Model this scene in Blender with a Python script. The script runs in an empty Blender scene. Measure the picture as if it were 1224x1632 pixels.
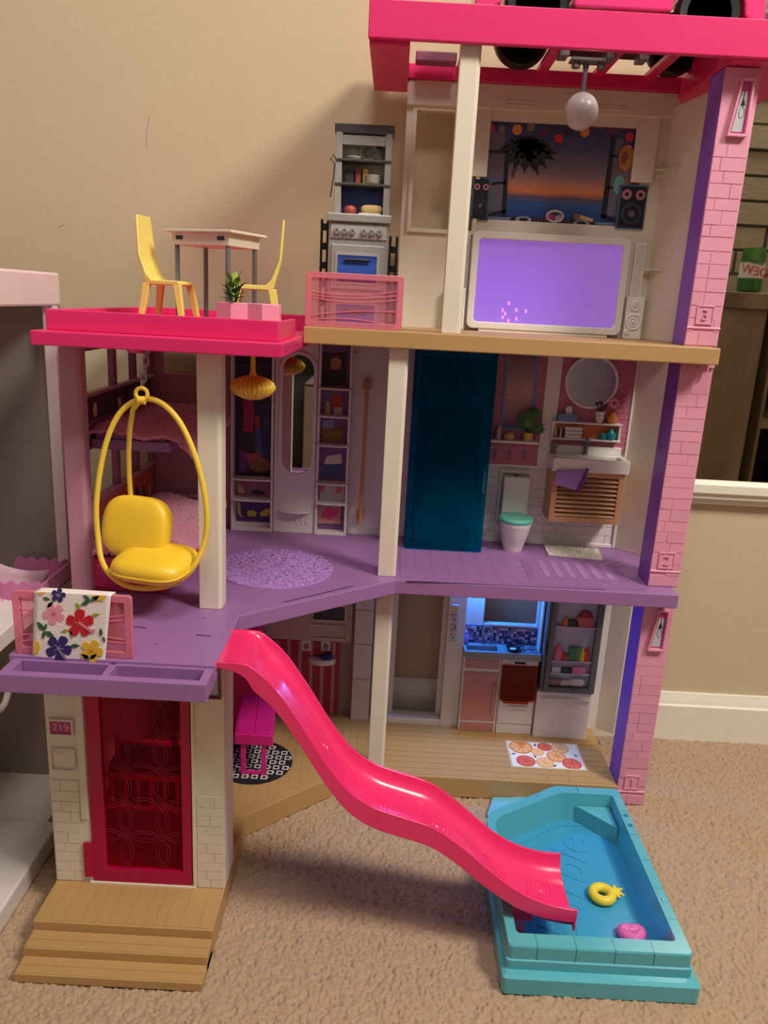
import bpy, bmesh, math, random
import numpy as np
from mathutils import Vector, Matrix
random.seed(7)
rng = np.random.default_rng(5)
SC = bpy.context.scene
COL = SC.collection

# ------------------------------------------------------------------ camera
CAM = Vector((0.0, -1.06, 0.77))
FPX, PITCH, ROLL = 1230.0, math.radians(15.3), math.radians(3.06)
_U0 = Vector((0, math.sin(PITCH), math.cos(PITCH)))
CW = Vector((0, math.cos(PITCH), -math.sin(PITCH)))
CR = Vector((1, 0, 0)) * math.cos(ROLL) + _U0 * math.sin(ROLL)
CU = Vector((1, 0, 0)) * -math.sin(ROLL) + _U0 * math.cos(ROLL)
cd = bpy.data.cameras.new('camera')
cam = bpy.data.objects.new('camera', cd)
COL.objects.link(cam)
cd.sensor_fit = 'HORIZONTAL'
cd.sensor_width = 36.0
cd.lens = 36.0 * FPX / 1224.0
cd.clip_start = 0.01
cam.matrix_world = Matrix(((CR.x, CU.x, -CW.x, CAM.x), (CR.y, CU.y, -CW.y, CAM.y), (CR.z, CU.z, -CW.z, CAM.z), (0, 0, 0, 1)))
SC.camera = cam

# ------------------------------------------------------------------ light and exposure
SC.view_settings.view_transform = 'Standard'
SC.view_settings.look = 'None'
SC.view_settings.gamma = 1.0
SC.view_settings.use_curve_mapping = False
SC.view_settings.exposure = -0.10
world = bpy.data.worlds.new('room_ambience')
SC.world = world
world.use_nodes = True
bg = world.node_tree.nodes['Background']
bg.inputs[0].default_value = (1.0, 0.90, 0.84, 1)
bg.inputs[1].default_value = 0.30


def area(name, loc, target, size, power, colour):
    l = bpy.data.lights.new(name, 'AREA')
    l.shape = 'DISK'
    l.size = size
    l.energy = power
    l.color = colour
    o = bpy.data.objects.new(name, l)
    COL.objects.link(o)
    o.location = loc
    o.rotation_euler = (Vector(target) - Vector(loc)).to_track_quat('-Z', 'Y').to_euler()
    return o


area('ceiling_lamp_light', (1.45, -1.10, 2.45), (0.1, -0.05, 0.5), 0.60, 56.0, (1.0, 0.94, 0.83))
area('overhead_fill_light', (0.10, -1.05, 2.45), (-0.1, -0.05, 0.6), 0.60, 17.0, (1.0, 0.94, 0.84))  # fill light added to lift the wall shadow and the front faces


def at(px, py, X=None, Y=None, Z=None):
    """point of the photograph's ray that lies on a plane of the room (measuring help)"""
    d = CW + CR * ((px - 612) / FPX) - CU * ((py - 816) / FPX)
    if X is not None:
        t = (X - CAM.x) / d.x
    elif Y is not None:
        t = (Y - CAM.y) / d.y
    else:
        t = (Z - CAM.z) / d.z
    return CAM + d * t


def rect(Y, x0, y0, x1, y1):
    a, b = at(x0, y0, Y=Y), at(x1, y1, Y=Y)
    return a.x, b.x, b.z, a.z          # X0 X1 Z0 Z1


def polyY(Y, pts):
    return [(p.x, p.z) for p in (at(x, y, Y=Y) for x, y in pts)]


def polyZ(Z, pts):
    return [(p.x, p.y) for p in (at(x, y, Z=Z) for x, y in pts)]


# ------------------------------------------------------------------ materials
def lin(c):
    return tuple(((v / 255) / 12.92 if v <= 10 else (((v / 255) + 0.055) / 1.055) ** 2.4) for v in c)


MATS = {}


def mat(name, rgb, rough=0.38, metal=0.0, bump=0.0, bscale=300.0, var=0.04, vscale=30.0, clear=None, emit=None, coat=0.0, sheen=0.0):
    if name in MATS:
        return MATS[name]
    m = bpy.data.materials.new(name)
    m.use_nodes = True
    nt = m.node_tree
    b = nt.nodes['Principled BSDF']
    out = nt.nodes['Material Output']
    c = lin(rgb)
    tc = nt.nodes.new('ShaderNodeTexCoord')
    nz = nt.nodes.new('ShaderNodeTexNoise')
    nz.inputs['Scale'].default_value = vscale
    nt.links.new(tc.outputs['Object'], nz.inputs['Vector'])
    mx = nt.nodes.new('ShaderNodeMix')
    mx.data_type = 'RGBA'
    mx.inputs[6].default_value = tuple(max(0, v * (1 - var)) for v in c) + (1,)
    mx.inputs[7].default_value = tuple(min(1, v * (1 + var)) for v in c) + (1,)
    nt.links.new(nz.outputs['Fac'], mx.inputs[0])
    nt.links.new(mx.outputs[2], b.inputs['Base Color'])
    b.inputs['Roughness'].default_value = rough
    b.inputs['Metallic'].default_value = metal
    b.inputs['Coat Weight'].default_value = coat
    b.inputs['Sheen Weight'].default_value = sheen
    if bump:
        n2 = nt.nodes.new('ShaderNodeTexNoise')
        n2.inputs['Scale'].default_value = bscale
        n2.inputs['Detail'].default_value = 3
        nt.links.new(tc.outputs['Object'], n2.inputs['Vector'])
        bp = nt.nodes.new('ShaderNodeBump')
        bp.inputs['Strength'].default_value = bump
        bp.inputs['Distance'].default_value = 0.002
        nt.links.new(n2.outputs['Fac'], bp.inputs['Height'])
        nt.links.new(bp.outputs['Normal'], b.inputs['Normal'])
    if emit:
        b.inputs['Emission Color'].default_value = lin(emit[0]) + (1,)
        b.inputs['Emission Strength'].default_value = emit[1]
    if clear is not None:                       # see-through coloured plastic: tint colour, share let through
        tr = nt.nodes.new('ShaderNodeBsdfTransparent')
        tr.inputs[0].default_value = lin(clear[0]) + (1,)
        ms = nt.nodes.new('ShaderNodeMixShader')
        ms.inputs[0].default_value = clear[1]
        nt.links.new(b.outputs[0], ms.inputs[1])
        nt.links.new(tr.outputs[0], ms.inputs[2])
        nt.links.new(ms.outputs[0], out.inputs[0])
    MATS[name] = m
    return m


def wood(name, a, b_, scale=(4, 40, 40), rough=0.6):
    m = bpy.data.materials.new(name)
    m.use_nodes = True
    nt = m.node_tree
    bs = nt.nodes['Principled BSDF']
    bs.inputs['Roughness'].default_value = rough
    tc = nt.nodes.new('ShaderNodeTexCoord')
    mp = nt.nodes.new('ShaderNodeMapping')
    mp.inputs['Scale'].default_value = scale
    nz = nt.nodes.new('ShaderNodeTexNoise')
    nz.inputs['Scale'].default_value = 1.5
    nz.inputs['Detail'].default_value = 5
    nt.links.new(tc.outputs['Object'], mp.inputs[0])
    nt.links.new(mp.outputs[0], nz.inputs['Vector'])
    cr = nt.nodes.new('ShaderNodeValToRGB')
    cr.color_ramp.elements[0].position = 0.3
    cr.color_ramp.elements[1].position = 0.7
    cr.color_ramp.elements[0].color = lin(a) + (1,)
    cr.color_ramp.elements[1].color = lin(b_) + (1,)
    nt.links.new(nz.outputs['Fac'], cr.inputs[0])
    nt.links.new(cr.outputs[0], bs.inputs['Base Color'])
    return m


def ramp_mat(name, stops, axis='Z', rough=0.35, emit=0.0):
    """flat print: colour bands along one axis of the object's box"""
    m = bpy.data.materials.new(name)
    m.use_nodes = True
    nt = m.node_tree
    bs = nt.nodes['Principled BSDF']
    bs.inputs['Roughness'].default_value = rough
    tc = nt.nodes.new('ShaderNodeTexCoord')
    sp = nt.nodes.new('ShaderNodeSeparateXYZ')
    nz = nt.nodes.new('ShaderNodeTexNoise')
    nz.inputs['Scale'].default_value = 6
    mp = nt.nodes.new('ShaderNodeMapping')
    mp.inputs['Scale'].default_value = (1.0, 1, 6)
    nt.links.new(tc.outputs['Generated'], mp.inputs[0])
    nt.links.new(mp.outputs[0], nz.inputs['Vector'])
    nt.links.new(tc.outputs['Generated'], sp.inputs[0])
    ad = nt.nodes.new('ShaderNodeMath')
    ad.operation = 'MULTIPLY_ADD'
    ad.inputs[1].default_value = 0.08
    nt.links.new(nz.outputs['Fac'], ad.inputs[0])
    nt.links.new(sp.outputs[axis], ad.inputs[2])
    s2 = nt.nodes.new('ShaderNodeMath')
    s2.operation = 'SUBTRACT'
    s2.inputs[1].default_value = 0.04
    nt.links.new(ad.outputs[0], s2.inputs[0])
    cr = nt.nodes.new('ShaderNodeValToRGB')
    e = cr.color_ramp.elements
    e[0].position, e[0].color = stops[0][0], lin(stops[0][1]) + (1,)
    e[1].position, e[1].color = stops[-1][0], lin(stops[-1][1]) + (1,)
    for p, c in stops[1:-1]:
        n = e.new(p)
        n.color = lin(c) + (1,)
    nt.links.new(s2.outputs[0], cr.inputs[0])
    nt.links.new(cr.outputs[0], bs.inputs['Base Color'])
    if emit:
        nt.links.new(cr.outputs[0], bs.inputs['Emission Color'])
        bs.inputs['Emission Strength'].default_value = emit
    return m


HOTPINK = mat('hot_pink_plastic', (228, 46, 112), 0.32)
SLIDEPINK = mat('slide_pink_plastic', (240, 48, 110), 0.25, coat=0.2)
TAN = mat('tan_plastic', (184, 145, 92), 0.5, bump=0.08, bscale=200)
PURPLE = mat('purple_plastic', (152, 106, 160), 0.42)
TOWERPURPLE = mat('violet_plastic', (140, 82, 190), 0.4)
BRICKPINK = mat('pink_brick_plastic', (228, 154, 178), 0.45, bump=0.06, bscale=700)
BRICKROUGH = mat('pink_brick_rough', (228, 154, 178), 0.5, bump=0.3, bscale=420)
WHITE = mat('white_plastic', (232, 226, 220), 0.4)
WARMWHITE = mat('warm_white_plastic', (226, 214, 196), 0.45)
LILACWHITE = mat('pale_lilac_plastic', (224, 216, 214), 0.4)
MAUVE = mat('mauve_plastic', (186, 132, 148), 0.5)
MAUVEDK = mat('dark_mauve_plastic', (150, 84, 112), 0.5)
YELLOW = mat('yellow_plastic', (244, 206, 70), 0.32)
CHAIRYEL = mat('lemon_plastic', (238, 216, 112), 0.4)
TEAL = mat('pool_teal_plastic', (88, 176, 190), 0.22, coat=0.25)
TEALIN = mat('pool_blue_plastic', (60, 156, 196), 0.25)
GREYM = mat('grey_metal_paint', (126, 126, 130), 0.35, metal=0.4)
SILVER = mat('silver_plastic', (176, 174, 172), 0.3, metal=0.6)
BLACK = mat('black_plastic', (16, 15, 17), 0.4)
DARK = mat('charcoal_print', (38, 34, 40), 0.4)
MAGENTA = mat('magenta_plastic', (224, 36, 140), 0.35)
CRIMSON = mat('crimson_plastic', (204, 40, 96), 0.35)
PETPINK = mat('soft_pink_plastic', (246, 150, 178), 0.4)
ORANGE = mat('orange_clear_plastic', (176, 72, 16), 0.2, clear=((236, 160, 96), 0.74))
TEALCLEAR = mat('teal_clear_plastic', (0, 138, 170), 0.2, clear=((176, 230, 242), 0.89))
REDCLEAR = mat('magenta_clear_plastic', (190, 16, 60), 0.18, clear=((240, 142, 162), 0.90))
REDFRAME = mat('magenta_clear_frame', (205, 20, 80), 0.2, clear=((200, 30, 80), 0.3))
PINKCLEAR = mat('pink_clear_plastic', (244, 168, 186), 0.2, clear=((252, 218, 226), 0.80))
PINKEDGE = mat('pink_clear_edge', (240, 148, 168), 0.2, clear=((250, 190, 202), 0.45))
GLASSM = mat('clear_plastic', (210, 215, 220), 0.08, clear=((245, 248, 250), 0.7))
MIRROR = mat('mirror_glass', (214, 212, 206), 0.015, metal=1.0, var=0.0)
DIMMIRROR = mat('room_mirror_glass', (205, 200, 190), 0.02, metal=1.0, var=0.0)
GREEN = mat('leaf_green', (46, 98, 40), 0.45)
GREEN2 = mat('leaf_light_green', (132, 158, 62), 0.45)
PINKPRINT = mat('pink_tile_print', (192, 112, 136), 0.4)
COPPER = mat('rose_copper_plastic', (206, 138, 134), 0.32, metal=0.25)
OAK = mat('light_brown_plastic', (198, 146, 104), 0.45)

# ------------------------------------------------------------------ mesh building
WO = {}


class MB:
    def __init__(self):
        self.v, self.f = [], []

    def add(self, vs, fs):
        o = len(self.v)
        self.v += [tuple(p) for p in vs]
        self.f += [tuple(i + o for i in f) for f in fs]
        return self

    def box(self, x0, x1, y0, y1, z0, z1):
        return self.add([(x, y, z) for z in (z0, z1) for y in (y0, y1) for x in (x0, x1)],
                        [(0, 2, 3, 1), (4, 5, 7, 6), (0, 1, 5, 4), (2, 6, 7, 3), (0, 4, 6, 2), (1, 3, 7, 5)])

    def extr(self, loop0, loop1, caps=True):
        n = len(loop0)
        fs = [(i, (i + 1) % n, n + (i + 1) % n, n + i) for i in range(n)]
        if caps:
            fs += [tuple(range(n - 1, -1, -1)), tuple(range(n, 2 * n))]
        return self.add(list(loop0) + list(loop1), fs)

    def prism(self, poly, z0, z1):
        return self.extr([(x, y, z0) for x, y in poly], [(x, y, z1) for x, y in poly])

    def prismY(self, poly, y0, y1):
        return self.extr([(x, y0, z) for x, z in poly], [(x, y1, z) for x, z in poly])

    def prismX(self, poly, x0, x1):
        return self.extr([(x0, y, z) for y, z in poly], [(x1, y, z) for y, z in poly])

    def ringY(self, outer, inner, y0, y1):
        n = len(outer)
        vs = [(x, y, z) for y in (y0, y1) for lp in (outer, inner) for x, z in lp]
        fs = []
        for i in range(n):
            j = (i + 1) % n
            fs += [(i, j, n + j, n + i), (2 * n + i, 3 * n + i, 3 * n + j, 2 * n + j),
                   (i, 2 * n + i, 2 * n + j, j), (n + i, n + j, 3 * n + j, 3 * n + i)]
        return self.add(vs, fs)

    def ringZ(self, outer, inner, z0, z1):
        n = len(outer)
        vs = [(x, y, z) for z in (z0, z1) for lp in (outer, inner) for x, y in lp]
        fs = []
        for i in range(n):
            j = (i + 1) % n
            fs += [(i, j, n + j, n + i), (2 * n + i, 3 * n + i, 3 * n + j, 2 * n + j),
                   (i, 2 * n + i, 2 * n + j, j), (n + i, n + j, 3 * n + j, 3 * n + i)]
        return self.add(vs, fs)

    def tube(self, pts, r, n=10, closed=False):
        pts = [Vector(p) for p in pts]
        m = len(pts)
        rs = r if isinstance(r, (list, tuple)) else [r] * m
        vs, up = [], None
        for i, p in enumerate(pts):
            if closed:
                t = pts[(i + 1) % m] - pts[i - 1]
            else:
                t = pts[min(i + 1, m - 1)] - pts[max(i - 1, 0)]
            t.normalize()
            if up is None:
                up = t.orthogonal().normalized()
            up = (up - t * up.dot(t)).normalized()
            s = t.cross(up)
            for k in range(n):
                a = 2 * math.pi * k / n
                vs.append(p + (up * math.cos(a) + s * math.sin(a)) * rs[i])
        fs = []
        for i in range(m if closed else m - 1):
            for k in range(n):
                a, b = i * n + k, i * n + (k + 1) % n
                c, d = ((i + 1) % m) * n + (k + 1) % n, ((i + 1) % m) * n + k
                fs.append((a, b, c, d))
        if not closed:
            fs += [tuple(range(n - 1, -1, -1)), tuple(range((m - 1) * n, m * n))]
        return self.add(vs, fs)

    def cyl(self, p0, p1, r, n=16):
        return self.tube([p0, p1], r, n)

    def lathe(self, prof, c, n=28, rib=0, amp=0.0, axis='Z'):
        vs, fs = [], []
        m = len(prof)
        for k in range(n):
            a = 2 * math.pi * k / n
            w = 1 + amp * math.cos(rib * a) if rib else 1
            for r, z in prof:
                q = (r * w * math.cos(a), r * w * math.sin(a), z)
                if axis == 'Y':
                    q = (q[0], q[2], q[1])
                elif axis == 'X':
                    q = (q[2], q[0], q[1])
                vs.append((c[0] + q[0], c[1] + q[1], c[2] + q[2]))
        for k in range(n):
            k2 = (k + 1) % n
            for i in range(m - 1):
                fs.append((k * m + i, k2 * m + i, k2 * m + i + 1, k * m + i + 1))
        if prof[0][0] > 1e-6:
            fs.append(tuple(k * m for k in range(n - 1, -1, -1)))
        if prof[-1][0] > 1e-6:
            fs.append(tuple(k * m + m - 1 for k in range(n)))
        return self.add(vs, fs)

    def torus(self, c, R, r, axis='Y', n=28, k=8, sx=1.0, sz=1.0):
        pts = []
        for i in range(n):
            a = 2 * math.pi * i / n
            u, w = R * sx * math.cos(a), R * sz * math.sin(a)
            pts.append((c[0] + u, c[1], c[2] + w) if axis == 'Y' else (c[0] + u, c[1] + w, c[2]) if axis == 'Z' else (c[0], c[1] + u, c[2] + w))
        return self.tube(pts, r, k, True)

    def pad(self, c, s, e=0.4, rot=None, n=28, m=16):
        """cushion: superquadric with half sizes s"""
        vs, fs = [], []
        f = lambda v, p: math.copysign(abs(v) ** p, v)
        for i in range(m + 1):
            ph = -math.pi / 2 + math.pi * i / m
            for k in range(n):
                th = 2 * math.pi * k / n
                q = Vector((s[0] * f(math.cos(ph), 0.6) * f(math.cos(th), e), s[1] * f(math.cos(ph), 0.6) * f(math.sin(th), e), s[2] * f(math.sin(ph), 0.8)))
                if rot is not None:
                    q = rot @ q
                vs.append(Vector(c) + q)
        for i in range(m):
            for k in range(n):
                fs.append((i * n + k, i * n + (k + 1) % n, (i + 1) * n + (k + 1) % n, (i + 1) * n + k))
        return self.add(vs, fs)

    def disc(self, Y, x, z, r, t=0.0006, n=18, sz=1.0):
        return self.prismY([(x + r * math.cos(2 * math.pi * k / n), z + r * sz * math.sin(2 * math.pi * k / n)) for k in range(n)], Y - t, Y)

    def build(self, name, m, parent=None, bevel=0.0, smooth=False, label=None, cat=None, group=None, kind=None, origin=None, seg=2):
        me = bpy.data.meshes.new(name)
        xs = np.array(self.v, dtype=float)
        lo, hi = xs.min(0), xs.max(0)
        org = Vector(origin) if origin is not None else Vector(((lo[0] + hi[0]) / 2, (lo[1] + hi[1]) / 2, lo[2]))
        me.from_pydata([tuple(p) for p in xs - np.array(org)], [], self.f)
        bm = bmesh.new()
        bm.from_mesh(me)
        bmesh.ops.recalc_face_normals(bm, faces=bm.faces)
        bm.to_mesh(me)
        bm.free()
        me.materials.append(m)
        if smooth:
            me.polygons.foreach_set('use_smooth', [True] * len(me.polygons))
            me.set_sharp_from_angle(angle=math.radians(40))
        o = bpy.data.objects.new(name, me)
        link(o, org, parent)
        if bevel:
            b = o.modifiers.new('edge', 'BEVEL')
            b.width = bevel
            b.segments = seg
            b.limit_method = 'ANGLE'
            b.angle_limit = math.radians(40)
        tag(o, label, cat, group, kind)
        return o


def link(o, org, parent):
    COL.objects.link(o)
    WO[o] = Vector(org)
    if parent is not None:
        o.parent = parent
        o.location = Vector(org) - WO[parent]
    else:
        o.location = org


def tag(o, label=None, cat=None, group=None, kind=None):
    for k, v in (('label', label), ('category', cat), ('group', group), ('kind', kind)):
        if v:
            o[k] = v
    return o


def thing(name, label, cat, loc, group=None):
    o = bpy.data.objects.new(name, None)
    o.empty_display_size = 0.01
    link(o, Vector(loc), None)
    return tag(o, label, cat, group)


def holder(name, loc, parent):
    o = bpy.data.objects.new(name, None)
    o.empty_display_size = 0.01
    link(o, Vector(loc), parent)
    return o


def box(name, m, x0, x1, y0, y1, z0, z1, parent=None, bevel=0.0, **k):
    return MB().box(x0, x1, y0, y1, z0, z1).build(name, m, parent, bevel, **k)


UNIT = {}


def piece(name, m, x0, x1, y0, y1, z0, z1, parent, shape='box'):
    """small repeated piece (brick, plank, tile): shares one mesh per material and shape"""
    key = (m.name, shape)
    if key not in UNIT:
        b = MB()
        if shape == 'box':
            b.box(-.5, .5, -.5, .5, -.5, .5)
        else:
            b.prism([(-.5, -.5), (.5, -.5), (.5, .5)] if shape == 'tri' else [(-.5, -.5), (.5, .5), (-.5, .5)], -.5, .5)
        me = bpy.data.meshes.new(name)
        me.from_pydata(b.v, [], b.f)
        me.materials.append(m)
        UNIT[key] = me
    o = bpy.data.objects.new(name, UNIT[key])
    link(o, Vector(((x0 + x1) / 2, (y0 + y1) / 2, (z0 + z1) / 2)), parent)
    o.scale = (x1 - x0, y1 - y0, z1 - z0)
    return o


def copy_tree(o, parent=None):
    c = o.copy()
    COL.objects.link(c)
    c.parent = parent
    WO[c] = WO[o]
    for ch in o.children:
        copy_tree(ch, c)
    return c


def rrect(x0, x1, z0, z1, r, n=5):
    pts = []
    for cx, cz, a0 in ((x1 - r, z1 - r, 0), (x0 + r, z1 - r, 90), (x0 + r, z0 + r, 180), (x1 - r, z0 + r, 270)):
        for k in range(n + 1):
            a = math.radians(a0 + 90 * k / n)
            pts.append((cx + r * math.cos(a), cz + r * math.sin(a)))
    return pts


def panel(x0, x1, z0, z1, holes, y0, y1):
    """upright board with openings"""
    b = MB()
    xs = sorted({x0, x1, *[h[0] for h in holes], *[h[1] for h in holes]})
    zs = sorted({z0, z1, *[h[2] for h in holes], *[h[3] for h in holes]})
    for i in range(len(xs) - 1):
        run = None
        for j in range(len(zs) - 1):
            cx, cz = (xs[i] + xs[i + 1]) / 2, (zs[j] + zs[j + 1]) / 2
            solid = not any(h[0] < cx < h[1] and h[2] < cz < h[3] for h in holes)
            if solid:
                run = zs[j] if run is None else run
            if run is not None and (not solid or j == len(zs) - 2):
                b.box(xs[i], xs[i + 1], y0, y1, run, zs[j + 1] if solid else zs[j])
                run = None
    return b


def text(name, s, size, loc, m, parent, depth=0.0006, rot=(math.pi / 2, 0, 0), shear=0.0, align='CENTER'):
    cu = bpy.data.curves.new(name, 'FONT')
    cu.body = s
    cu.size = size
    cu.extrude = depth
    cu.shear = shear
    cu.align_x = align
    cu.align_y = 'CENTER'
    cu.resolution_u = 3
    t = bpy.data.objects.new(name, cu)
    COL.objects.link(t)
    bpy.context.view_layer.update()
    me = bpy.data.meshes.new_from_object(t.evaluated_get(bpy.context.evaluated_depsgraph_get()))
    bpy.data.objects.remove(t)
    me.materials.clear()
    me.materials.append(m)
    o = bpy.data.objects.new(name, me)
    link(o, Vector(loc), parent)
    o.rotation_euler = rot
    return o


Z1, Z2, Z3 = 0.035, 0.378, 0.7315      # tops of the three storeys
YB = 0.22                              # back walls of the rooms

# ================================================================== THE ROOM
def carpet():
    xa, xb, ya, yb = -0.64, 0.90, -0.53, 0.26
    nx, ny = 900, 460
    x = np.linspace(xa, xb, nx)
    y = np.linspace(ya, yb, ny)

    def blur(a, k):
        for _ in range(k):
            a = (a + np.roll(a, 1, 0) + np.roll(a, -1, 0) + np.roll(a, 1, 1) + np.roll(a, -1, 1)) / 5
        return a

    def unit(a):
        return (a - a.mean()) / a.std()
    n1 = unit(blur(rng.random((ny, nx)), 1))
    n2 = unit(blur(rng.random((ny, nx)), 14))
    h = np.minimum(n1, 0.7) * 0.0016 + n2 * 0.0005
    X, Y = np.meshgrid(x, y)
    jx, jy = rng.normal(0, 0.0004, X.shape), rng.normal(0, 0.0004, X.shape)
    v = np.stack([X + jx, Y + jy, np.clip(h - 0.0012, -0.006, 0.003)], -1).reshape(-1, 3)
    i = np.arange(nx * ny).reshape(ny, nx)
    f = np.stack([i[:-1, :-1], i[:-1, 1:], i[1:, 1:], i[1:, :-1]], -1).reshape(-1, 4)
    # plain margin towards the rest of the room
    n0 = len(v)
    mar = [(-2.2, -2.9), (2.4, -2.9), (2.4, 0.26), (-2.2, 0.26), (xa, ya), (xb, ya), (xb, 0.26), (xa, 0.26)]
    v = np.vstack([v, [(a, b, -0.0012) for a, b in mar]])
    mf = [(0, 1, 5, 4), (1, 2, 6, 5), (3, 0, 4, 7)]
    me = bpy.data.meshes.new('floor')
    me.from_pydata(v.tolist(), [], f.tolist() + [tuple(n0 + k for k in q) for q in mf])
    me.polygons.foreach_set('use_smooth', [True] * len(me.polygons))
    m = mat('carpet', (178, 148, 120), 0.95, bump=0.3, bscale=900, var=0.14, vscale=260, sheen=0.15)
    me.materials.append(m)
    o = bpy.data.objects.new('floor', me)
    link(o, (0, 0, 0), None)
    tag(o, 'beige cut-pile carpet covering the floor', None, None, 'structure')


carpet()
WALLM = mat('painted_wall', (204, 184, 152), 0.85, bump=0.25, bscale=60, var=0.02)
TRIMW = mat('trim_white', (236, 230, 214), 0.45)
WY = 0.257
box('wall_back', WALLM, -2.2, 2.4, WY, WY + 0.1, -0.01, 2.5, kind='structure', label='beige painted wall behind the dollhouse')
for mk, (pts, r_) in enumerate((([(238, 186), (236, 196), (234, 210), (233, 226), (234, 238)], .00022), ([(92, 362), (97, 361), (102, 358)], .0003))):
    ps_ = [at(*p, Y=WY - .0002) for p in pts]
    MB().tube([tuple(p) for p in ps_], r_, 5).build('wall_scratch', mat('scratch_brown', (120, 100, 76), .8), bpy.data.objects['wall_back'])
bb = MB().prismX([(WY, 0), (WY, 0.092), (WY - 0.005, 0.092), (WY - 0.007, 0.086), (WY - 0.010, 0.078), (WY - 0.012, 0.071), (WY - 0.015, 0.069), (WY - 0.015, -0.004), (WY, -0.004)], -2.2, 2.4)
bb.build('baseboard_back', TRIMW, None, 0.001, kind='structure', label='white moulded baseboard along the beige wall')

# large wall mirror to the right, its frame resting on a moulded ledge
mx0, mz0 = 0.500, 0.4955
mir = thing('wall_mirror', 'large dark wall mirror in a white moulded frame beside the pink brick tower', 'mirror', (1.05, WY - 0.01, mz0))
box('mirror_glass', DIMMIRROR, mx0 + .003, 1.55, WY - 0.006, WY - 0.001, mz0, 1.45, mir)
fr = MB().prismX([(WY - 0.001, mz0 - 0.037), (WY - 0.012, mz0 - 0.037), (WY - 0.013, mz0 - 0.028), (WY - 0.020, mz0 - 0.026), (WY - 0.021, mz0 - 0.018), (WY - 0.026, mz0 - 0.015), (WY - 0.026, mz0 + 0.0), (WY - 0.012, mz0 + 0.004), (WY - 0.001, mz0 + 0.004)], mx0 - 0.02, 1.6)
fr.build('frame_rail', TRIMW, mir, 0.0008)
box('frame_stile', TRIMW, mx0 - 0.02, mx0 + 0.004, WY - 0.02, WY - 0.001, mz0, 1.45, mir, 0.002)
box('frame_stile', TRIMW, 1.55, 1.6, WY - 0.02, WY - 0.001, mz0, 1.45, mir, 0.002)
box('frame_rail', TRIMW, mx0 - 0.02, 1.6, WY - 0.02, WY - 0.001, 1.45, 1.5, mir, 0.002)

# what the mirror shows: sideboard with a can in front of a stone wall, behind the photographer
GREYWOOD = wood('grey_brown_wood', (92, 78, 62), (146, 128, 104), (6, 6, 1.2))
sb = thing('sideboard', 'grey brown wooden sideboard with a can on it, seen in the wall mirror', 'sideboard', (1.45, -0.95, 0))
box('top_board', GREYWOOD, 0.86, 2.1, -1.2, -0.70, 0.80, 0.845, sb, 0.003)
for i, (a, b) in enumerate(((0.88, 1.06), (1.09, 1.10), (1.38, 1.40), (1.70, 2.08))):
    box('upright_board', GREYWOOD, a, b, -1.18, -0.72, 0.0, 0.80, sb, 0.003)
box('lower_shelf', GREYWOOD, 1.10, 1.70, -1.18, -0.74, 0.10, 0.13, sb, 0.003)
box('middle_shelf', GREYWOOD, 1.10, 1.70, -1.18, -0.74, 0.46, 0.49, sb, 0.003)
box('back_board', DARK, 0.88, 2.08, -1.195, -1.18, 0.0, 0.80, sb)
stone = holder('wall_stone', (1.5, -1.34, 0), None)
tag(stone, 'stone block chimney wall seen only in the mirror', None, None, 'structure')
STONE = mat('stone_blocks', (150, 138, 116), 0.9, bump=0.6, bscale=25, var=0.2, vscale=6)
box('mortar', mat('stone_mortar', (90, 82, 68), 0.95), 0.75, 2.3, -1.40, -1.31, 0, 2.4, stone)
for r in range(12):
    x = 0.75 - 0.1 * (r % 2)
    while x < 2.28:
        w = random.uniform(0.16, 0.34)
        if x + w > 0.78:
            piece('stone', STONE, max(x, 0.75), min(x + w - 0.012, 2.3), -1.32, -1.295 + random.uniform(-.006, .008), 0.85 + r * 0.08, 0.92 + r * 0.08, stone)
        x += w
can = thing('soda_can', 'green soda can with a red and white band, seen mirrored behind the tower', 'can', (1.012, -0.76, 0.845))
CANG = mat('can_green', (70, 120, 62), 0.3, metal=0.5)
MB().lathe([(0.026, 0), (0.033, 0.006), (0.033, 0.108), (0.027, 0.118), (0.026, 0.122)], (1.012, -0.76, 0.845), 28).build('can_body', CANG, can, smooth=True)
MB().lathe([(0.0332, 0.0), (0.0334, 0.0), (0.0334, 0.042), (0.0332, 0.042)], (1.012, -0.76, 0.885), 28).build('label_band', mat('can_white', (225, 222, 215), 0.4), can, smooth=True)
MB().lathe([(0.0255, 0), (0.0235, 0.001), (0.0, 0.001)], (1.012, -0.76, 0.966), 24).build('can_lid', SILVER, can, smooth=True)
CANR = mat('can_red', (190, 30, 36), 0.4)
text('lettering', 'DEW', 0.034, (1.008, -0.7262, 0.903), CANR, can, 0.0008, (math.pi / 2, math.radians(-10), math.pi), 0.2)
text('lettering', 'Mountain', 0.011, (1.010, -0.7262, 0.926), mat('can_dark_green', (20, 60, 30), .4), can, 0.0006, (math.pi / 2, math.radians(-10), math.pi), 0.2)
sofa = thing('sofa', 'dark grey sofa with a taupe quilt, seen only in the closet mirror', 'sofa', (-0.5, -2.0, 0))
SOFAM = mat('charcoal_fabric', (44, 44, 48), 0.95, bump=0.4)
MB().pad((-0.5, -2.0, 0.22), (0.85, 0.40, 0.20), 0.2).build('seat', SOFAM, sofa, smooth=True)
MB().pad((-0.5, -2.33, 0.5), (0.85, 0.14, 0.42), 0.2).build('backrest', SOFAM, sofa, smooth=True)
MB().pad((0.42, -2.0, 0.34), (0.11, 0.42, 0.30), 0.2).build('arm', SOFAM, sofa, smooth=True)
MB().pad((-1.42, -2.0, 0.34), (0.11, 0.42, 0.30), 0.2).build('arm', SOFAM, sofa, smooth=True)
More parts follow.
